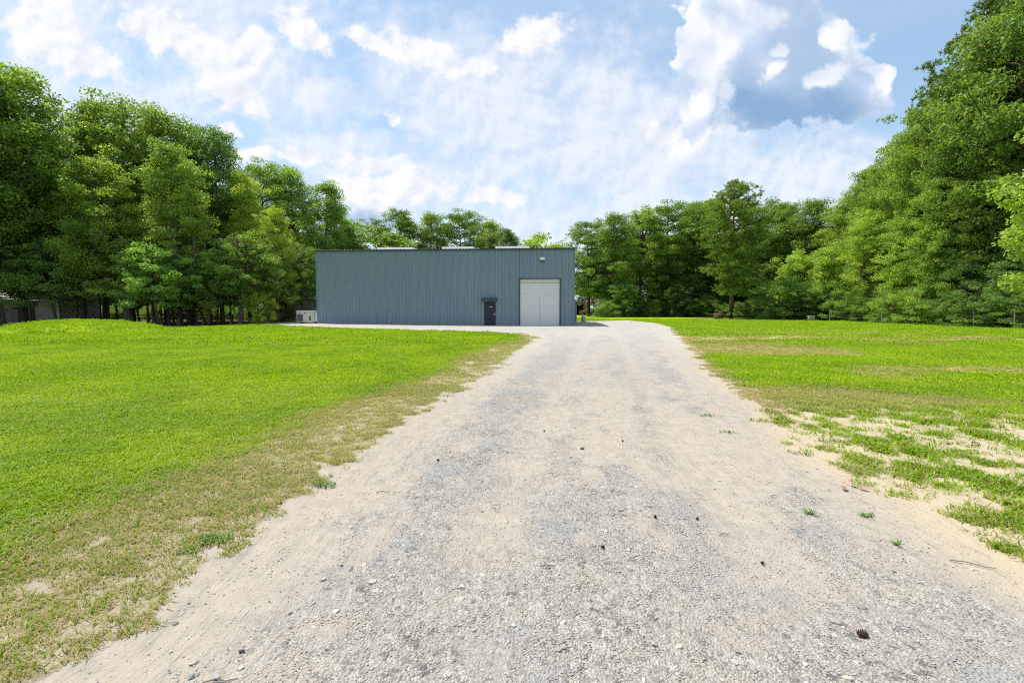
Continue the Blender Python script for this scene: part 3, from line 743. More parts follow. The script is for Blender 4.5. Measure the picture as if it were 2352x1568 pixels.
du = MB().poly([(0, 0, .20), (.52, 0, .05), (.52, .9, .05), (0, .9, .20), (0, 0, .98), (.52, .02, 1.02), (.52, .9, 1.02), (0, .9, .98), (.26, -.05, .55)],
               [(0, 3, 2, 1), (4, 5, 6, 7), (1, 2, 6, 5), (2, 3, 7, 6), (3, 0, 4, 7), (0, 1, 8), (1, 5, 8), (5, 4, 8), (4, 0, 8)]).build("duct", FOIL)
c0 = Vector((acp.x, 42.2, .13)) + Matrix.Rotation(brz, 3, 'Z') @ Vector((AW + .03, .05, .0)); du.location = c0; du.rotation_euler = (0, 0, brz)
tag(du, "crumpled silver foil-wrapped duct between the air conditioner and the building", "duct")

# ---------------------------------------------------------------- sheds
def shed(name, p, rz, W, Dp, H, ridge, wallm, roofm, label, door=None, boards=True):
    t = thing(name, p, label, "shed", None, rz)
    MB().box(0.03, W - .03, .03, Dp, 0, H).build("wall", wallm, t)
    if boards:
        n = int(H / .19); me0 = None
        for k in range(n):
            z = k * H / n
            if me0 is None:
                o = MB().poly([(0, 0, 0), (W, 0, 0), (W, .022, H / n), (0, .022, H / n), (0, .028, 0), (W, .028, 0)], [(0, 1, 2, 3), (0, 4, 5, 1)]).build("siding_board", wallm, t); me0 = o.data
            else:
                o = D.objects.new("siding_board", me0); COL.objects.link(o); o.parent = t
            o.location = (0, 0, z)
    n = max(3, int(W / .8)); e = .25
    for k in range(n):
        x0, x1 = -e + k * (W + 2 * e) / n + .004, -e + (k + 1) * (W + 2 * e) / n - .004
        MB().poly([(x0, -e, H - .02), (x1, -e, H - .02), (x1, Dp / 2, H + ridge), (x0, Dp / 2, H + ridge), (x0, Dp + e, H - .02), (x1, Dp + e, H - .02),
                   (x0, -e, H + .03), (x1, -e, H + .03), (x1, Dp / 2, H + ridge + .05), (x0, Dp / 2, H + ridge + .05), (x0, Dp + e, H + .03), (x1, Dp + e, H + .03)],
                  [(0, 3, 2, 1), (3, 4, 5, 2), (6, 7, 8, 9), (9, 8, 11, 10), (0, 1, 7, 6), (4, 10, 11, 5), (0, 6, 9, 3), (3, 9, 10, 4), (1, 2, 8, 7), (2, 5, 11, 8)]).build("roof_sheet", roofm, t)
    MB().poly([(0.03, .04, H), (0.03, Dp, H), (.03, Dp / 2, H + ridge - .03)], [(0, 1, 2)]).build("gable", wallm, t)
    MB().poly([(W - .03, .04, H), (W - .03, Dp, H), (W - .03, Dp / 2, H + ridge - .03)], [(0, 2, 1)]).build("gable", wallm, t)
    return t
SIDE = mottled("grey_green_siding", (.10, .11, .09), (.14, .15, .12), 2, .7)
CSIDE = mottled("cream_siding", (.34, .37, .27), (.42, .44, .33), 2.5, .7)
ROOFD = mottled("mottled_old_roof", (.16, .16, .17), (.42, .41, .42), 1.5, .5, .4, .3)
ps = ground_at(-60, 752); ps.y = 41.0
s1 = shed("garden_shed", (at_depth(-50, 750, 43).x, 43, .05), 0.0, 5.0, 4.0, 2.3, .9, SIDE, ROOFD, "dim grey shed under the trees at the left edge of the photo", boards=True)
p0 = at_depth(82, 750, 42.6)
s2 = shed("garage_shed", (p0.x, 42.6, .05), 0.0, 2.3, 4.0, 2.15, .6, CSIDE, ROOFD, "pale cream sided shed behind the grassy mound at left")
MB().box(-.25, -.02, -.06, .02, 0, 2.2).build("corner_post", mottled("dark_timber", (.05, .04, .03), (.09, .07, .05), 6, .9), s2)
MB().box(2.25, 2.36, -.03, .05, 0, 2.15).build("corner_board", SIDE, s2)
p1 = at_depth(655, 745, 52)
s3 = shed("old_shed", (p1.x, 52, .15), -.05, 6.0, 5.0, 2.35, 1.25, mottled("blue_grey_shed_wall", (.26, .30, .30), (.33, .36, .34), 1, .7), ROOFD,
          "grey shed with a patchy metal roof behind the air conditioner", boards=False)
po = at_depth(137, 716, 41.5)
lp = MB().tube([(po.x + .10, 41.3, .02), (po.x + .12, 41.3, 1.2), (po.x - .02, 41.3, 2.35)], .045, 8).build("leaning_pole", mottled("white_pipe", (.6, .62, .58), (.7, .7, .66), 5))
tag(lp, "thin white pole leaning beside the cream shed", "pole")

# dark open shelter far behind the building
p2 = at_depth(1322, 730, 96)
sh = thing("open_shelter", (p2.x, 96, 0), "dark open-fronted shelter far beyond the right end of the building", "shelter")
DT = D.materials["dark_timber"]
for xx in (0, 2.5): 
    for yy2 in (0, 3): MB().box(xx, xx + .18, yy2, yy2 + .18, 0, 2.7).build("post", DT, sh)
MB().box(-.3, 3.0, -.3, 3.5, 2.72, 2.86).build("roof", mottled("shelter_roof", (.4, .4, .4), (.5, .5, .5), 2), sh)
MB().box(0, 2.6, 3.3, 3.4, 0, 2.7).box(-.1, -.02, 0, 3.3, 0, 2.7).build("wall", DT, sh)

# ---------------------------------------------------------------- small things standing on the lawn
def barrel(name, p, r, h, mat, lidmat, label, cat):
    t = thing(name, p, label, cat)
    MB().tube([(0, 0, 0), (0, 0, .02), (0, 0, h * .33), (0, 0, h * .345), (0, 0, h * .36), (0, 0, h * .66), (0, 0, h * .675), (0, 0, h * .69), (0, 0, h)],
              [r * .97, r, r, r * 1.05, r, r, r * 1.05, r, r], 18).build("body", mat, t, True)
    MB().tube([(0, 0, h), (0, 0, h + .035)], [r * 1.04, r * 1.0], 18).build("rim", lidmat, t)
    return t
g1 = at_depth(1340, 737, 51)
barrel("concrete_well_cover", (g1.x, 51, 0), .24, .62, CONC, CONC, "short round grey concrete post on the grass beyond the building corner", "post")
g2 = at_depth(1650, 731, 63.5)
barrel("rusty_barrel", (g2.x, 63.5, 0), .62, .85, mottled("rust", (.10, .045, .03), (.17, .08, .05), 6, .8), DT, "rusty brown barrel at the wood's edge left of the big pine's trunk", "barrel")
g3 = at_depth(1865, 739, 55)
mk = MB().box(g3.x - .35, g3.x + .35, 55, 55.35, 0, .62, .03).build("marker_block", CONC); tag(mk, "small grey concrete block in front of the dark shrubs at right", "block")

# wire fence before the right-hand wood
RF = [at_depth(1905, 745, 52), at_depth(2025, 745, 45), at_depth(2164, 745, 40.5), at_depth(2236, 745, 36.5), at_depth(2330, 745, 33.8), at_depth(2480, 745, 32)]
fn = thing("wire_fence", (RF[0].x, RF[0].y, 0), "sagging wire fence on thin posts before the right-hand wood", "fence")
PST = mottled("weathered_post", (.28, .26, .22), (.40, .37, .32), 7, .85)
loc = [Vector((p.x - RF[0].x, p.y - RF[0].y, 0)) for p in RF]
for i, p in enumerate(loc):
    ln = random.uniform(-.10, .14)
    MB().tube([(p.x, p.y, -.1), (p.x + ln * .5, p.y, .7), (p.x + ln, p.y, 1.30)], (.032), 6).build("post", PST, fn)
MB().tube([(loc[2].x - .5, loc[2].y, 1.28), (loc[2].x + .9, loc[2].y, 1.30)], .035, 6).build("brace", PST, fn)
for zz_ in (.25, .55, .85, 1.15):
    pts = []
    for a, c_ in zip(loc, loc[1:]):
        for t_ in range(5):
            t_ = t_ / 5; pts.append((a.x + (c_.x - a.x) * t_, a.y + (c_.y - a.y) * t_, zz_ - .06 * math.sin(math.pi * t_)))
    MB().tube(pts, .0025, 4).build("wire", PST, fn)

# ---------------------------------------------------------------- trees
def bark_mat(name, c1, c2):
    m, b = mat_new(name); co = objco(b); st = b.vm('MULTIPLY', co, (5.0, 5.0, 1.0)); n = b.noise(st, 1.6, 6, .65)
    return finish(m, b, b.mix(b.smooth(n, .35, .7), c1, c2), .9, .15, 0, n, .8, .05)
BARK = bark_mat("grey_brown_bark", (.07, .055, .042), (.16, .13, .10)); PBARK = bark_mat("pine_bark", (.11, .075, .05), (.24, .17, .12))
PALEB = bark_mat("bleached_wood", (.36, .34, .30), (.50, .47, .42))
def leaf_mat(name, c1, c2, c3, tr=0.40, rough=.42, spec=.25):
    m, b = mat_new(name); lv = b.attr('lv'); oc = b.new("ShaderNodeObjectInfo").outputs['Color']
    lr = b.attr('lr')
    c_ = b.mix(lv, c1, c2); c_ = b.mix(b.mul(lr, .5), c_, c3)
    c_ = b.mix(1.0, c_, oc, 'MULTIPLY')
    tc = b.mix(1.0, c_, (1.45, 1.40, 0.55), 'MULTIPLY')
    return finish(m, b, c_, rough, spec, 0, trans=(tr, tc))
LEAF = leaf_mat("broad_leaf", (.065, .150, .042), (.195, .310, .045), (.26, .36, .10), .50)
NEEDLE = leaf_mat("pine_needle", (.075, .150, .034), (.150, .245, .034), (.18, .25, .06), .36)
DEADL = leaf_mat("dead_leaf", (.16, .11, .08), (.22, .17, .12), (.26, .2, .15), .2)

def crown_np(limbs, per, lsz, r, flatz=.55, up=.45, needle=False):
    """limbs: array of clump centres and radii; returns leaf quads"""
    C = np.array([l[:3] for l in limbs]); Rr = np.array([l[3] for l in limbs]); nC = len(C)
    n = (per * (Rr / Rr.mean()) ** 2).astype(int) + 1
    ci = np.repeat(np.arange(nC), n); N = len(ci)
    v = r.normal(size=(N, 3)); v /= np.linalg.norm(v, axis=1)[:, None]
    rad = r.uniform(size=N) ** .45
    P = C[ci] + v * (rad * Rr[ci])[:, None] * np.array([1, 1, flatz])
    nrm = v * .55 + np.array([0, 0, up]) + r.normal(size=(N, 3)) * .7
    nrm /= np.linalg.norm(nrm, axis=1)[:, None]
    t = np.cross(nrm, r.normal(size=(N, 3))); t /= np.linalg.norm(t, axis=1)[:, None] + 1e-9
    bt = np.cross(nrm, t)
    s = lsz * r.uniform(.6, 1.25, N)[:, None]; wd = s * (.07 if needle else .36)
    V = np.stack([P - t * s * .5, P + bt * wd - nrm * s * .03, P + t * s * .5 - nrm * s * .16, P - bt * wd - nrm * s * .03], 1).reshape(-1, 3)
    F = np.arange(N * 4).reshape(-1, 4)
    cl = r.uniform(size=nC)[ci]
    return V, F, cl, r.uniform(size=N)
def make_hardwood(seed, H=20.0, z0=3.0, R=3.6, nl=95, per=62, lsz=.27, shape=0, low=1.0):
    r = np.random.default_rng(seed); tb = MB(); limbs = []
    lean = r.uniform(-.5, .5, 2); nT = 9; tz = np.linspace(0, H * .93, nT)
    wob = np.cumsum(r.normal(size=(nT, 2)) * .12, 0)
    tp = [(lean[0] * (z / H) ** 1.5 + wob[i, 0] * z / H, lean[1] * (z / H) ** 1.5 + wob[i, 1] * z / H, z - (.3 if i == 0 else 0)) for i, z in enumerate(tz)]
    r0 = .021 * H * .62
    tb.tube(tp, [r0 * 1.25] + [r0 * (1 - .92 * (z / (H * .93))) + .02 for z in tz[1:]], 9)
    def trunk(z):
        k = min(max(z / (H * .93) * (nT - 1), 0), nT - 1.001); i = int(k); f = k - i
        return Vector(tp[i]).lerp(Vector(tp[i + 1]), f)
    lobes = r.uniform(0, 6.28, 4)
    for i in range(nl):
        f = (i + r.uniform()) / nl; z = z0 + (H * .97 - z0) * f ** .92
        a = i * 2.39996 + r.normal() * .4
        if shape == 0: env = R * (1 - max(0, f - .25) ** 2.6 * 2.1) ** .6 * (.72 + .35 * min(f * 2.5, 1)) if f < .985 else .6
        elif shape == 1: env = R * (1 - f ** 3) ** .6 + .4
        else: env = R * (.50 + .60 * math.sin(math.pi * (f ** 1.25 * .86 + .05)))
        env *= (.62 + .34 * math.sin(a * 1.0 + lobes[0] + 3 * f) * .6 + .48 * r.uniform()) + .12 * math.sin(7 * f + lobes[1])
        env *= low if f < .25 else 1
        rise = env * r.uniform(.15, .55) * (.4 + f)
        base = trunk(max(z - rise, z0 * .6)); d = Vector((math.cos(a), math.sin(a), 0))
        tip = base + d * env; tip.z = min(z + rise * .2, H)
        mid_ = base.lerp(tip, .5) + Vector((0, 0, -.10 * env))
        if env > 1.2 and i % 2 == 0:
            tb.tube([tuple(base), tuple(mid_), tuple(tip)], [.035 + .018 * env, .03 + .008 * env, .012], 5, False)
        k = 3 if env > 1.6 else 2
        for j in range(k):
            q = .45 + .6 * (j + r.uniform() * .8) / k
            c_ = base.lerp(tip, min(q, 1.08)); sp = .42 * env * (1 - .3 * f)
            limbs.append((c_.x + r.normal() * .28 * sp, c_.y + r.normal() * .28 * sp, c_.z + r.normal() * .35, (.42 + .95 * r.uniform() ** 1.4) * (1.0 if H > 10 else .62)))
    V, F, lv, lr = crown_np(limbs, per, lsz, r)
    me = mesh_np("crown", V, F); fattr(me, 'lv', lv, 'FACE'); fattr(me, 'lr', lr, 'FACE'); me.materials.append(LEAF)
    bmesh.ops.recalc_face_normals(tb.bm, faces=tb.bm.faces)
    tm = D.meshes.new("trunk"); tb.bm.to_mesh(tm); tb.bm.free(); tm.materials.append(BARK)
    tm.polygons.foreach_set("use_smooth", np.ones(len(tm.polygons), bool))
    return tm, me, H
def make_pine(seed, H=18.0, z0=3.4, R=4.7, nl=90):
    r = np.random.default_rng(seed); tb = MB(); cl = []
    tp = [(.15 * math.sin(z * .35), .1 * math.cos(z * .3), z) for z in np.linspace(-.3, H * .96, 10)]
    tb.tube(tp, [.44, .33, .29, .27, .24, .21, .17, .12, .08, .03], 10)
    for i in range(nl):
        f = (i + r.uniform()) / nl; z = z0 + (H - z0) * f; a = i * 2.39996 + r.normal() * .3
        env = R * ((1 - f ** 3.0) ** .6) * (.62 + .48 * r.uniform()) * (.85 if f < .12 else 1)
        env = max(env * (.72 + .5 * min(f, .75)), .7)
        base = Vector((.15 * math.sin(z * .35), 0, z)); tip = base + Vector((math.cos(a) * env, math.sin(a) * env, env * (.05 + .35 * f)))
        md = base.lerp(tip, .55) + Vector((0, 0, -.08 * env))
        tb.tube([tuple(base), tuple(md), tuple(tip)], [.03 + .014 * env, .035, .012], 5, False)
        n = max(3, int(env * 2.4))
        for j in range(n):
            q = .30 + .75 * (j + .5) / n; c_ = base.lerp(tip, min(q, 1.0)); lat = Vector((-math.sin(a), math.cos(a), 0)) * r.normal() * .42 * env * q * .55
            cl.append((c_.x + lat.x, c_.y + lat.y, c_.z + r.normal() * .15 + .1, .36 + .26 * r.uniform()))
    # needles radiate from many small twig ends
    C = np.array([c_[:3] for c_ in cl]); Rr = np.array([c_[3] for c_ in cl])
    ntw = 11; cc = np.repeat(np.arange(len(C)), ntw); N = len(cc)
    tw = C[cc] + r.normal(size=(N, 3)) * (Rr[cc] * .55)[:, None] * np.array([1, 1, .6])
    nn = 16; ti = np.repeat(np.arange(N), nn); M = len(ti)
    d = r.normal(size=(M, 3)) + np.array([0, 0, .75]); d /= np.linalg.norm(d, axis=1)[:, None]
    s = r.uniform(.15, .27, M)[:, None]; side = np.cross(d, r.normal(size=(M, 3))); side /= np.linalg.norm(side, axis=1)[:, None]
    P = tw[ti]; wd = .024
    V = np.stack([P - side * wd, P + side * wd, P + d * s + side * wd * .5, P + d * s - side * wd * .5], 1).reshape(-1, 3)
    me = mesh_np("crown", V, np.arange(M * 4).reshape(-1, 4)); fattr(me, 'lv', r.uniform(size=len(C))[cc][ti], 'FACE'); fattr(me, 'lr', r.uniform(size=M), 'FACE')
    me.materials.append(NEEDLE)
    tm = D.meshes.new("trunk"); tb.bm.to_mesh(tm); tb.bm.free(); tm.materials.append(PBARK)
    tm.polygons.foreach_set("use_smooth", np.ones(len(tm.polygons), bool))
    return tm, me, H

KIND = {
    'a': make_hardwood(1, 20, 3.8, 4.5, 120, 98, .205, 0),
    'b': make_hardwood(2, 20, 4.4, 4.2, 115, 92, .215, 2),
    'c': make_hardwood(3, 20, 3.2, 4.6, 120, 92, .215, 0, .9),
    'd': make_hardwood(4, 20, 1.2, 4.2, 125, 104, .19, 1),
    'u': make_hardwood(8, 8.0, 2.5, 3.3, 60, 95, .165, 0, 1.0),     # small tree on a clear stem
    's': make_hardwood(5, 7.0, .5, 2.9, 60, 95, .155, 0, 1.1),       # small leafy tree
    't': make_hardwood(6, 5.0, .1, 2.6, 48, 95, .14, 1, 1.2),       # thicket shrub
    'p': make_pine(7, 18.0),
}
def tint(v, hue=0.0):     # the leaf colour of the kind of tree: lighter or darker, yellower (+) or bluer (-)
    return (v * (1 + .45 * max(hue, 0) - .25 * max(-hue, 0)), v * (1 + .1 * hue), v * (1 - .3 * max(hue, 0) + .5 * max(-hue, 0)), 1)
NAMES = {'s': 'small_tree', 'u': 'small_tree', 't': 'shrub', 'p': 'pine_tree'}
def plant(k, px, depth, top, wx, label, group, tv=1.0, hue=0.0, cat=None, leaf=None):
    g_ = at_depth(px, 745, depth); tp = at_depth(px, top, depth)
    tm, cm, H = KIND[k]; z = surf_z(g_.x, depth); sc = (tp.z - z) / H
    o = thing(NAMES.get(k, 'hardwood_tree'), (g_.x, depth, z - .02), label, cat or ('shrub' if k == 't' else 'tree'), group, random.uniform(0, 6.28))
    o.scale = (sc * wx, sc * wx, sc)
    for nm, me in (("trunk", tm), ("crown", cm)):
        c_ = D.objects.new(nm, me); COL.objects.link(c_); c_.parent = o; c_.color = tint(tv, hue)
    return o
GL, GR, GB = "trees of the wood on the left", "trees of the wood on the right", "trees behind the building"
for a in [
    ('b', -150, 36, 40, 1.1, "tree cut by the left edge of the photo, outermost of the left wood", 1.0, 0),
    ('a', -25, 39, 95, 1.0, "very tall dark tree at the left edge, highest of the left wood", .95, 0),
    ('b', 55, 41, 150, 1.0, "tall tree standing directly behind the grey shed on the left", 1.05, .2),
    ('c', 128, 44, 320, .8, "tree whose crown slopes down to the sky gap in the left wood", .9, -.1),
    ('a', 245, 48, 215, .8, "tall tree just right of the sky gap in the left wood", 1.0, .1),
    ('b', 305, 48, 226, .95, "tall ragged-topped tree above the right end of the grassy mound", 1.05, .25),
    ('c', 385, 49, 250, .85, "tall yellow-green topped tree near the middle of the left wood", 1.15, .5),
    ('d', 445, 50, 275, .85, "spiky dark-topped tree right of the yellow-green topped one", .9, -.2),
    ('b', 512, 51, 292, .75, "dark narrow tree with a pointed top at the step in the left skyline", .85, -.3),
    ('a', 228, 41, 350, 1.05, "mid-height lighter tree in front of the sky gap", 1.15, .35),
    ('c', 415, 43, 330, .95, "broad tree in front of the middle of the left wood", 1.1, .3),
    ('u', 365, 39.5, 560, 1.15, "low spreading bright green tree over the row of bare trunks", 1.35, -.15),
    ('u', 130, 40.0, 550, 1.0, "low leafy tree overhanging the cream shed", 1.1, -.3),
    ('u', 10, 38.5, 540, 1.0, "low dark leafy tree over the shed at the left edge", 1.0, -.3),
    ('u', 480, 42, 575, 1.1, "low tree at the right end of the row of bare trunks", 1.1, -.2),
    ('c', 575, 50, 392, .8, "yellow-green crowned tree right of the step in the left skyline", 1.35, .7),
    ('a', 640, 47, 470, .8, "yellowish tree with a branch reaching towards the building", 1.3, .7),
    ('b', 618, 58, 370, .85, "round-topped tree behind the yellowish ones on the left", 1.1, .1),
    ('d', 690, 58, 380, 1.0, "bright green dome-shaped tree nearest the building on the left", 1.15, .1),
    ('c', 748, 60, 415, 1.0, "dome-shaped tree rising behind the building's left corner", 1.05, .05),
    ('d', 790, 64, 480, 1.1, "lowest tree of the left skyline beside the patch of blue cloud", 1.1, .1),
    ('u', 700, 50, 560, .9, "dark small tree over the old grey shed's roof", .8, -.2),
    ('t', 597, 44, 665, .7, "yellow-green young tree left of the old grey shed", 1.6, .6),
]: plant(a[0], a[1], a[2], a[3], a[4], a[5], GL, a[6] * 1.18, a[7])
for a in [
    ('s', 836, 70, 528, 1.5, "small pale tree showing over the building's roof at far left", 1.3, .3),
    ('a', 925, 72, 478, 1.25, "round dark tree above the left half of the building's roof", .9, -.1),
    ('c', 990, 74, 488, 1.05, "tree with a bright right side above the building's roof", 1.3, .4),
    ('b', 1062, 74, 484, 1.2, "thin-crowned grey-green tree above the middle of the roof", 1.0, -.2),
    ('c', 1118, 72, 505, 1.0, "bright yellow-green tree above the building's entrance door", 1.5, .6),
    ('a', 1166, 70, 520, 1.0, "dark little treetop between two brighter ones over the roof", .8, -.1),
    ('s', 1216, 68, 545, 1.2, "low bright treetop over the wall light, last above the roof", 1.5, .5),
]: plant(a[0], a[1], a[2], a[3], a[4], a[5], GB, a[6], a[7])
for a in [
    ('b', 1352, 84, 505, 1.2, "feathery pale tree nearest the building's right corner", 1.05, -.15),
    ('c', 1405, 80, 490, 1.2, "leafy tree second from the building in the right wood", 1.15, .1),
    ('a', 1468, 84, 474, 1.2, "bright green tree third from the building in the right wood", 1.3, .2),
    ('b', 1532, 84, 464, 1.2, "slim tall tree halfway between the building and the big pine", 1.1, 0),
    ('d', 1585, 86, 458, 1.2, "tree just left of the big pine's crown", 1.0, -.1),
    ('c', 1625, 90, 452, 1.2, "hardwood peeping out behind the left side of the big pine", 1.15, .1),
    ('b', 1735, 80, 462, 1.2, "hardwood just right of the big pine's crown", 1.1, 0),
    ('a', 1795, 76, 457, 1.2, "broad round tree between the big pine and the tall right wood", 1.15, .1),
    ('c', 1858, 72, 458, 1.2, "tree at the foot of the tall wood's rising skyline", 1.2, .15),
    ('d', 1925, 66, 450, .9, "first tree of the rising skyline on the right", 1.55, .45),
    ('c', 1985, 58, 378, .7, "second tree of the rising skyline on the right", 1.4, .3),
    ('a', 2045, 53, 312, .7, "third tree of the rising skyline on the right", 1.4, .3),
    ('b', 2100, 48, 235, .7, "fourth tree of the rising skyline on the right", 1.4, .3),
    ('a', 2165, 45, 150, .72, "fifth tree of the rising skyline, below the pine top", 1.35, .3),
    ('c', 2235, 42, 70, .75, "tall tree under the top right corner of the photo", 1.05, 0),
    ('b', 2310, 39, 0, .85, "tallest hardwood at the right, its top out of the photo", 1.1, .1),
    ('a', 2420, 37, -140, .9, "tree cut by the right edge of the photo", 1.0, 0),
    ('s', 1430, 76, 650, 1.2, "low bushy tree at the wood's edge behind the driveway", 1.2, -.3),
    ('s', 1560, 78, 655, 1.1, "low dark bushy tree left of the big pine's trunk", .9, -.2),
    ('s', 1812, 62, 580, .8, "bright lime-green small tree right of the big pine", 1.9, .5),
    ('s', 1905, 57, 560, 1.0, "bright bushy tree beside the lime-green small tree", 1.6, .4),
    ('d', 1975, 53, 480, 1.0, "bright green tree reaching to the lawn on the right", 1.75, .5),
    ('d', 2075, 48, 460, 1.05, "leafy tree with its branches down to the lawn, left of the fence brace", 1.75, .4),
    ('c', 2160, 42.5, 400, .95, "darker leafy tree above the fence brace", 1.4, .25),
    ('d', 2260, 39.5, 400, .9, "deep green leafy tree behind the fence posts at right", .95, -.3),
    ('s', 2330, 36.5, 590, 1.1, "bluish green low tree over the fence at the right edge", 1.0, -.6),
]: plant(a[0], a[1], a[2], a[3], a[4], a[5], GR, a[6], a[7])
plant('p', 1677, 61.5, 426, 1.0, "big lone pine with a bare grey trunk standing before the right wood", GR, 1.35, .25)
plant('p', 2262, 43.0, -20, .8, "tall pine whose top pokes out at the upper right", GR, .95, .1)
plant('p', 2275, 39.0, 335, .9, "dark pine in front of the right wood with drooping boughs", GR, .9, .2)
plant('u', 2462, 21.5, 215, .8, "near bright yellow-green tree reaching in at the right edge", None, 1.5, .45)
plant('s', 1330, 100, 628, .8, "small green tree far beyond the building's right end", None, 1.1, -.1)
dead = plant('s', 1362, 92, 640, .8, "brown withered tree beyond the building's right corner", None, 3.2, 1.0)
for c_ in dead.children:
    if c_.name.startswith("crown"): c_.data = c_.data.copy(); c_.data.materials.clear(); c_.data.materials.append(DEADL); c_.color = (1, 1, 1, 1)

# shrubs along the wood's edges
for (px, d_, tp, wx, lb, tv, hu) in [
    (1385, 74, 690, 1.3, "leafy shrub at the foot of the wood's left end, behind the driveway", 1.1, -.1), (1500, 75, 700, 1.2, "dark shrub midway between driveway and big pine", .9, -.2),
    (1730, 63, 690, 1.3, "dark shrub just right of the big pine's trunk", .8, -.3), (1790, 59, 640, 1.3, "grey-green shrub under the bleached snag", 1.2, -.3),
    (1845, 57.5, 670, 1.4, "dark shrub behind the concrete block", .8, -.3), (1915, 55, 675, 1.3, "pale-leaved shrub at the left end of the wire fence", 1.15, -.4),
    (1985, 50.5, 690, 1.2, "dark shrub behind the fence's first span", .9, 0), (2045, 46, 670, 1.1, "bright shrub pressing against the fence's second post", 1.4, .2),
    (2110, 43, 660, 1.2, "upright bright shrub left of the fence brace", 1.4, .1), (2185, 39.5, 680, 1.2, "tangled shrub behind the fence brace", 1.0, -.1),
    (2250, 37, 650, 1.2, "bluish green shrub right of the fence brace", 1.0, -.5), (2330, 34.6, 670, 1.2, "tangled shrub by the fence at the right edge", 1.1, -.1),
    (2440, 33, 640, 1.3, "shrub just outside the right edge of the photo", 1.0, 0),
    (655, 49, 690, .8, "dark evergreen shrub at the left end of the old grey shed", .7, -.2), (618, 47, 700, .7, "young green shrub left of the old grey shed", 1.3, -.2),
    (-20, 40, 690, .9, "dark shrub before the shed at the left edge", .7, -.2)]:
    plant('t', px, d_, tp, wx, lb, "shrubs along the edge of the wood", tv, hu)

# bare trunks standing in the shade of the left wood
tr_kinds = []
for s_ in range(3):
    r = random.Random(70 + s_); t_ = MB(); pts = [(0, 0, -.2)]; x = y = 0
    for z in (.35, 1.2, 2.6, 4.6, 8.0): x += r.uniform(-.16, .16); y += r.uniform(-.1, .1); pts.append((x, y, z))
    t_.tube(pts, [.30, .215, .185, .17, .15, .10], 9)
    for q in range(2 + s_):
        z = 1.8 + q * .7; a = r.uniform(0, 6.28); t_.tube([(x * .5, y * .5, z), (x * .5 + math.cos(a) * .7, math.sin(a) * .7, z + .5), (x * .5 + math.cos(a) * 1.4, math.sin(a) * 1.4, z + 1.3)], [.07, .05, .015], 5)
    me = D.meshes.new("trunk"); bmesh.ops.recalc_face_normals(t_.bm, faces=t_.bm.faces); t_.bm.to_mesh(me); t_.bm.free(); me.materials.append(BARK)
    me.polygons.foreach_set("use_smooth", np.ones(len(me.polygons), bool)); tr_kinds.append(me)
ORD = 'first second third fourth fifth sixth seventh eighth ninth tenth eleventh twelfth thirteenth'.split()
plant('u', 552, 42.8, 535, 1.0, "small leafy tree on a clear stem at the right end of the bare trunks", GL, 1.0, -.1)
spots = [(170, 41, .8), (193, 42, .9), (226, 42.5, 1.0), (270, 46, .5), (303, 41, 1.45), (318, 45, .6), (342, 43, .5), (356, 42, .75), (372, 41.5, .7), (388, 42, .55), (400, 44, .6),
         (416, 41.5, 1.1), (432, 44, .7), (452, 44, .6), (466, 42.5, .85), (482, 44, .6), (500, 45, .5), (530, 43, .8), (552, 42.5, 1.25), (515, 46, .6), (440, 47, .5), (250, 47, .5), (575, 46, .5), (150, 44, .6)]
for i, (px, d_, s_) in enumerate(spots):
    p = at_depth(px, 745, d_); o = D.objects.new("tree_trunk", tr_kinds[i % 3]); COL.objects.link(o)
    o.location = (p.x, d_, surf_z(p.x, d_)); o.rotation_euler = (random.uniform(-.04, .04), random.uniform(-.05, .05), random.uniform(0, 6.28)); o.scale = (s_, s_, .75 if px == 530 else (.6 if px >= 560 else 1.0))
    wh = "stout" if s_ > 1.0 else ("middling" if s_ > .65 else "slim")
    same = sorted(q[0] for q in spots if ("stout" if q[2] > 1.0 else ("middling" if q[2] > .65 else "slim")) == wh)
    tag(o, "%s bare trunk, %s of its size from the left, under the left wood" % (wh, ORD[same.index(px)]), "tree trunk", "bare trunks under the left wood")
# a crooked leaning trunk and a bleached snag
p = at_depth(283, 745, 41)
o = MB().tube([(p.x - .45, 41, 0), (p.x - .35, 41, .35), (p.x - .05, 41, .8), (p.x + .2, 41, 1.4), (p.x + .3, 41, 2.3)], [.09, .085, .08, .07, .05], 8).build("crooked_trunk", BARK, None, True)
tag(o, "thin crooked trunk leaning right, behind the right end of the mound", "tree trunk")
p = at_depth(1768, 675, 60); q = at_depth(1732, 636, 60); g_ = at_depth(1775, 745, 60)
o = MB().tube([(g_.x + .2, 60, 0), (g_.x + .1, 60, 2.0), tuple(p), ((p.x + q.x) / 2 + .2, 60, (p.z + q.z) / 2 + .4), tuple(q)], [.12, .10, .085, .06, .03], 7).tube(
    [((p.x + q.x) / 2 + .2, 60, (p.z + q.z) / 2 + .4), (q.x - .2, 59.8, q.z - .1)], [.035, .012], 5).build("bleached_snag", PALEB, None, True)
tag(o, "bleached leaning dead branch right of the big pine", "dead tree")
o = MB()
for (a, c_) in (((618, 640), (650, 668)), ((632, 652), (642, 636)), ((628, 648), (660, 655)), ((645, 663), (668, 682))):
    A, B_ = at_depth(*a, 45), at_depth(*c_, 45.3); M_ = A.lerp(B_, .5) + Vector((.1, 0, .15)); o.tube([tuple(A), tuple(M_), tuple(B_)], [.03, .025, .010], 5)
A = at_depth(618, 640, 45); 
o = o.build("bare_branch", PALEB, None, True); tag(o, "pale leafless branches hanging in the dark left of the building", "dead tree")

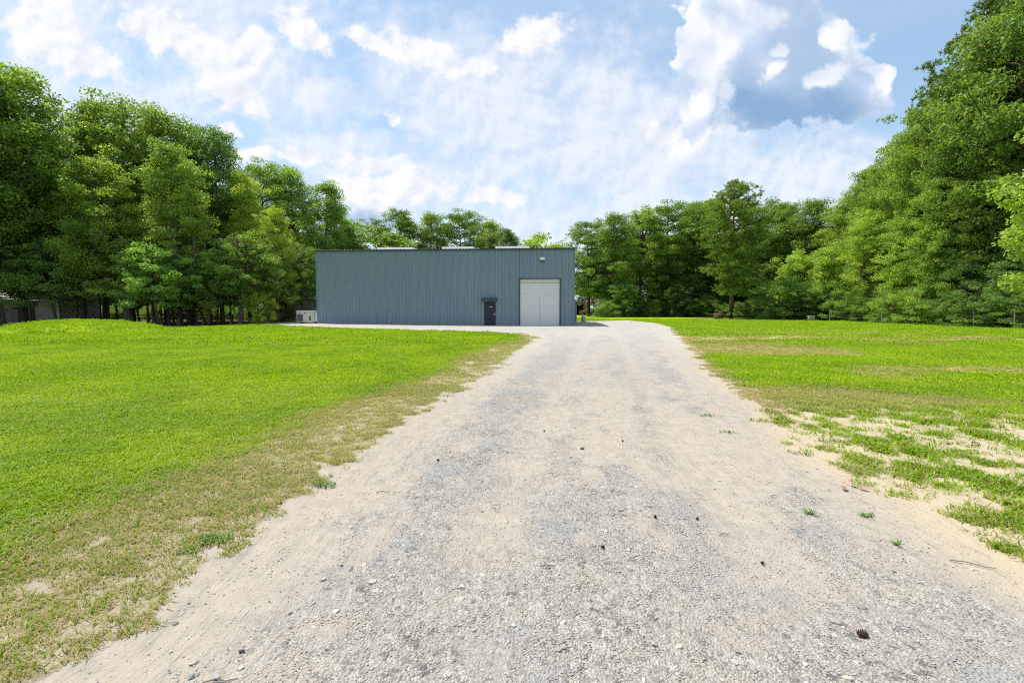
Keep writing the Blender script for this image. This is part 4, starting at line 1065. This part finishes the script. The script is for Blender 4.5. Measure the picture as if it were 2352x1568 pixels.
# low rails behind the trunks
p = at_depth(150, 745, 48)
rf = thing("low_rail_fence", (p.x, 48, .1), "low dark rail fence behind the bare trunks of the left wood", "fence")
for k in range(9): MB().box(k * 2.2, k * 2.2 + .1, 0, .1, 0, .75).build("post", DT, rf)
for z in (.35, .65): MB().box(0, 17.8, -.035, -.002, z, z + .08).build("rail", DT, rf)

# ---------------------------------------------------------------- far woods: masses nobody could count
def wood(name, pts, label, tv):
    P = np.array([(x, y, -.1) for x, y, s_ in pts]); s_ = np.array([q for _, _, q in pts]); n = len(P)
    pr = []
    for k in ('a', 'b', 'c', 'd'):
        tm, cm, H = KIND[k]; o1 = D.objects.new("far_" + k, cm); pr.append(o1)
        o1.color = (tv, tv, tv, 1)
    rot = np.stack([np.zeros(n), np.zeros(n), RNG.uniform(0, 6.28, n)], -1)
    return scatter(name, P, rot, np.stack([s_ * 1.15, s_ * 1.15, s_], -1), RNG.uniform(size=n), pr, label)
pl = [];
for row in range(2):
    for k in range(26):
        px = -520 + k * 52 + random.uniform(-18, 18)
        if px > 800: continue
        d_ = 72 + row * 12 + random.uniform(-3, 3); tp = np.interp(px, [-500, 100, 185, 300, 520, 600, 800], [150, 260, 440, 330, 400, 440, 560]) + 40
        q = at_depth(px, tp, d_); pl.append((q.x, d_, q.z / 20))
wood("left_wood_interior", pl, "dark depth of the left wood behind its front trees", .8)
pr_ = []
for row in range(2):
    for k in range(34):
        px = 1400 + k * 50 + random.uniform(-18, 18); base_d = np.interp(px, [1400, 1700, 1900, 2100, 2352, 3000], [96, 94, 84, 66, 54, 46]); d_ = base_d + row * 9
        tp = np.interp(px, [1400, 1700, 1880, 1960, 2050, 2150, 2250, 2352, 3000], [510, 500, 500, 470, 380, 270, 150, 70, 0]) + 30
        q = at_depth(px, tp, d_); pr_.append((q.x, d_, q.z / 20))
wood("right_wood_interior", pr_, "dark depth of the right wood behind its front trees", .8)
# brush in the shade of the woods
def brush(name, n, line, spread, s0, s1, label, tv):
    t_ = RNG.uniform(size=n); L = np.array(line); k = t_ * (len(L) - 1); i = np.minimum(k.astype(int), len(L) - 2); f = (k - i)[:, None]
    P = L[i] * (1 - f) + L[i + 1] * f; P = np.concatenate([P + RNG.normal(size=(n, 2)) * .3 + np.stack([np.zeros(n), RNG.uniform(0, spread, n)], -1), np.zeros((n, 1))], 1)
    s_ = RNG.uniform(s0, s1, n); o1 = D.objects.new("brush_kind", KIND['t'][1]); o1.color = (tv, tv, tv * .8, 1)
    scatter(name, P, np.stack([np.zeros(n), np.zeros(n), RNG.uniform(0, 6.28, n)], -1), np.stack([s_, s_, s_ * .8], -1), RNG.uniform(size=n), [o1], label)
ln = [(at_depth(x, 745, d_).x, d_) for x, d_ in ((1400, 80), (1560, 80), (1700, 72), (1800, 65), (1900, 59), (2000, 51), (2100, 45), (2200, 41), (2300, 37.5), (2500, 34))]
brush("right_wood_undergrowth", 110, ln, 9.0, .35, .85, "low leafy undergrowth in the shade of the right wood", .85)
ln = [(at_depth(x, 745, d_).x, d_) for x, d_ in ((-100, 60), (200, 58), (400, 58), (600, 57), (720, 66))]
ln2 = [(at_depth(x, 745, d_).x, d_) for x, d_ in ((-300, 90), (0, 92), (400, 92), (760, 92))]
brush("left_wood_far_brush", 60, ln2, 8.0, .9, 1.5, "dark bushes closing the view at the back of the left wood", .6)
ln2 = [(at_depth(x, 745, d_).x, d_) for x, d_ in ((1390, 116), (1600, 116), (1900, 100), (2300, 70))]
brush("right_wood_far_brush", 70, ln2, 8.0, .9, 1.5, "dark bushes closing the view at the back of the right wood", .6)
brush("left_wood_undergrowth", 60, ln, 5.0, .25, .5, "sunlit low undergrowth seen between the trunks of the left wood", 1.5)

# ---------------------------------------------------------------- small things on the ground
def drive_z(x, y):
    ac = x - .19 * y
    return surf_z(x, y) - .03 * math.exp(-((ac - 0.95) / .30) ** 2) - .03 * math.exp(-((ac + 0.75) / .30) ** 2)
SM = {k: mottled("stone_" + k, c1, c2, 30, .8, .3, 0, .5, .01) for k, c1, c2 in (
    ("white", (.50, .49, .46), (.62, .61, .58)), ("grey", (.28, .29, .30), (.40, .41, .41)), ("dark", (.10, .10, .105), (.19, .19, .19)), ("tan", (.46, .41, .34), (.56, .51, .43)))}
def big_stone(seed, flat):
    bm = bmesh.new(); bmesh.ops.create_icosphere(bm, subdivisions=2, radius=1.0); r = random.Random(seed)
    dirs = [Vector((r.gauss(0, 1), r.gauss(0, 1), r.gauss(0, 1))).normalized() for _ in range(9)]; offs = [r.uniform(.42, .8) for _ in dirs]
    for v in bm.verts:
        for d_, o_ in zip(dirs, offs):
            e = v.co.dot(d_) - o_
            if e > 0: v.co -= d_ * e
        v.co.z *= flat; v.co.y *= .75
    me = D.meshes.new("stone"); bm.to_mesh(me); bm.free(); return me
for i, (px, py, wpx, k, fl, lb) in enumerate([
    (1030, 1540, 26, 'white', .5, "white stone at the very bottom, left of the driveway's middle"), (1178, 1437, 28, 'white', .4, "white flat stone left of the middle near the bottom"),
    (1060, 1427, 20, 'white', .4, "small white stone just left of a larger white one near the bottom"), (1686, 1516, 30, 'white', .5, "pale angular stone near the bottom, left of the dark pine cone"),
    (1525, 1467, 20, 'white', .4, "small pale stone near the bottom right of the driveway's middle"), (805, 1308, 24, 'grey', .6, "rounded grey stone on the left part of the driveway"),
    (772, 1402, 30, 'white', .25, "curved pale flake of stone on the left part of the driveway"), (668, 1408, 20, 'dark', .6, "small dark stone at the left edge of the gravel"),
    (555, 1492, 24, 'dark', .6, "dark wedge-shaped stone at the lower left of the driveway"), (445, 1518, 28, 'tan', .5, "tan broken stone, upper one of a pair at the lower left"),
    (440, 1548, 26, 'grey', .6, "rounded grey stone, lower one of a pair at the lower left"), (555, 1530, 22, 'white', .4, "pale stone right of the pair at the lower left"),
    (500, 1552, 30, 'grey', .5, "bluish grey stone at the bottom edge, lower left"), (1337, 1030, 15, 'dark', .8, "lone dark pointed stone in the middle of the driveway"),
    (785, 1300, 14, 'dark', .5, "dark chip beside the rounded grey stone"), (1850, 1560, 26, 'white', .3, "pale flat stone at the bottom edge below the pine cone")]):
    p = ground_at(px, py); s_ = wpx / FPX * p.length * .36; me = big_stone(500 + i, fl)
    o = link("stone", me, SM[k]); o.location = (p.x, p.y, drive_z(p.x, p.y) + s_ * fl * .45); o.scale = (s_, s_, s_); o.rotation_euler = (random.uniform(-.2, .2), random.uniform(-.2, .2), random.uniform(0, 6.28))
    tag(o, lb, "stone", "larger stones lying on the driveway")
# pine cones
CONE = mottled("cone_brown", (.05, .03, .02), (.10, .06, .04), 30, .85, .2)
cb = MB(); r = random.Random(3)
cb.tube([(-.030, 0, 0), (-.02, 0, 0), (0, 0, 0), (.02, 0, 0), (.034, 0, 0)], [.010, .017, .018, .012, .004], 8)
for k in range(44):
    f = k / 43; x = -.028 + .060 * f; rr = .019 * math.sin(math.pi * (.22 + .72 * f)) + .004; a = k * 2.4
    u = Vector((0, math.cos(a), math.sin(a))); t_ = Vector((0, -math.sin(a), math.cos(a)))
    b_ = Vector((x, 0, 0)) + u * rr * .6; tip = Vector((x + .006, 0, 0)) + u * (rr + .006)
    cb.poly([tuple(b_ - t_ * .005), tuple(b_ + t_ * .005), tuple(tip + t_ * .006), tuple(tip - t_ * .006), tuple(b_ + Vector((.006, 0, 0)))], [(0, 1, 2, 3), (3, 2, 4)])
cbm = D.meshes.new("pine_cone"); cb.bm.to_mesh(cbm); cb.bm.free(); cbm.materials.append(CONE)
for i, (px, py, s_, lb) in enumerate([(1982, 1458, 1.0, "dark pine cone lying alone at the lower right of the driveway"), (1385, 1262, .8, "small dark cone on the driveway near the photo's lower middle"),
    (1752, 1287, .7, "small cone on the right half of the driveway, lower down"), (1602, 1190, .7, "small cone right of the middle, above the leafy weed's level"),
    (1006, 1058, .9, "dark cone on the left track of the driveway"), (1430, 1013, .8, "dark cone upper right of the lone pointed stone"), (1675, 992, .8, "dark cone below the green weed clump"),
    (1505, 1192, .8, "dark cone on the right half, level with the leafy weed"), (1250, 985, .8, "dark cone far up in the middle of the driveway")]):
    p = ground_at(px, py); o = D.objects.new("pine_cone", cbm); COL.objects.link(o); o.location = (p.x, p.y, drive_z(p.x, p.y) + .014); o.rotation_euler = (random.uniform(0, 3), random.uniform(-.2, .2), random.uniform(0, 6.28))
    o.scale = (s_ * .72,) * 3 if i == 0 else (s_ * .5,) * 3; tag(o, lb, "pine cone", "pine cones on the driveway")
TWIG = mottled("twig_bark", (.13, .10, .08), (.24, .19, .15), 20, .9)
for px, py, L, a, lb in [(1780, 1140, .07, .1, "short pale stick at the right side of the driveway"), (2235, 1300, .22, -.5, "thin bent stick near the sandy right edge"), (880, 1130, .12, .1, "dry twig near the left grass edge"),
                         (1260, 1305, .10, .05, "little dark stick low in the middle of the driveway"), (505, 1562, .14, .1, "dark straight stick at the bottom left"), (1665, 1222, .10, .2, "thin twig right of the small cone")]:
    p = ground_at(px, py); o = MB().tube([(-L / 2, 0, 0), (-L * .15, .008, .006), (L * .2, -.006, .004), (L / 2, .012, 0)], [.003, .003, .0025, .0012], 6).build("twig", TWIG, None, True)
    o.location = (p.x, p.y, drive_z(p.x, p.y) + .008); o.rotation_euler = (0, 0, a); tag(o, lb, "twig", "twigs on the ground")
DL = mottled("dry_leaf", (.22, .13, .07), (.36, .24, .14), 25, .8)
def leaf_shape(sc):
    V = [(-.05, 0, .0), (-.02, .022, .012), (.02, .024, .018), (.055, 0, .006), (.02, -.022, .022), (-.02, -.024, .008), (0, 0, .002)]
    t_ = MB(); t_.poly([tuple(c_ * sc for c_ in v) for v in V], [(0, 1, 6), (1, 2, 6), (2, 3, 6), (3, 4, 6), (4, 5, 6), (5, 0, 6)]); return t_
for px, py, n, lb in [(560, 848, 2, "small pale dead leaves alone on the left lawn"), (735, 854, 7, "patch of brown dead leaves on the left lawn"), (2210, 1023, 3, "curled dead leaves on the right lawn above the sand"),
                      (1955, 1118, 3, "brown dead leaf bits at the driveway's sandy right edge"), (2330, 908, 4, "dead leaves on the bare spot at the right edge")]:
    p = ground_at(px, py); t = thing("dead_leaves", (p.x, p.y, surf_z(p.x, p.y) + .02), lb, "dead leaves")
    for k in range(n):
        o = leaf_shape(random.uniform(.6, 1.0)).build("leaf", DL, t); w_ = .035 * n
        o.location = (random.uniform(-w_, w_) * 1.3, random.uniform(-w_, w_), random.uniform(0, .015)); o.rotation_euler = (random.uniform(-.5, .5), random.uniform(-.5, .5), random.uniform(0, 6.28))
# weeds rooted in the gravel
WEED = mottled("weed_green", (.07, .16, .02), (.14, .25, .03), 15, .6)
def weed(p, n, L, spread, lb, up=.6):
    t = thing("weed", (p.x, p.y, drive_z(p.x, p.y)), lb, "weed", "weeds growing in the driveway")
    r = random.Random(int(p.x * 991 + p.y * 77)); t_ = MB()
    for k in range(n):
        a = r.uniform(0, 6.28); l_ = L * r.uniform(.5, 1); bx, by = r.uniform(-1, 1) * spread, r.uniform(-.6, .6) * spread; wv = .0035
        dx_, dy_ = math.cos(a), math.sin(a)
        t_.poly([(bx - dy_ * wv, by + dx_ * wv, 0), (bx + dy_ * wv, by - dx_ * wv, 0), (bx + dx_ * l_ * .5 + dy_ * wv, by + dy_ * l_ * .5 - dx_ * wv, l_ * up), (bx + dx_ * l_ * .5 - dy_ * wv, by + dy_ * l_ * .5 + dx_ * wv, l_ * up), (bx + dx_ * l_, by + dy_ * l_, l_ * up * .9)],
                [(0, 1, 2, 3), (3, 2, 4)])
    t_.build("blades", WEED, t)
for px, py, n, L, sp, lb in [(1625, 953, 40, .06, .12, "green weed clump right of the middle, farthest up the driveway"), (1858, 1180, 22, .07, .02, "upright leafy weed alone in the gravel at right"), (500, 1240, 110, .07, .10, "grass clump at the left edge of the sand"),
                             (745, 1112, 70, .06, .09, "grass clump on the left edge, farther up"), (430, 1265, 40, .05, .06, "little grass clump left of the larger one"), (1670, 992, 30, .05, .10, "thin weed lying low right of the middle"),
                             (1840, 1040, 40, .06, .12, "sparse weed clump in the sand at the right"), (1990, 1185, 26, .05, .05, "small weed near the sandy corner's left"), (2060, 1250, 14, .05, .02, "tiny green sprout on bare gravel at right"),
                             (1905, 1012, 40, .07, .12, "weed clump in the sand edge, upper right")]:
    weed(ground_at(px, py), n, L, sp, lb)
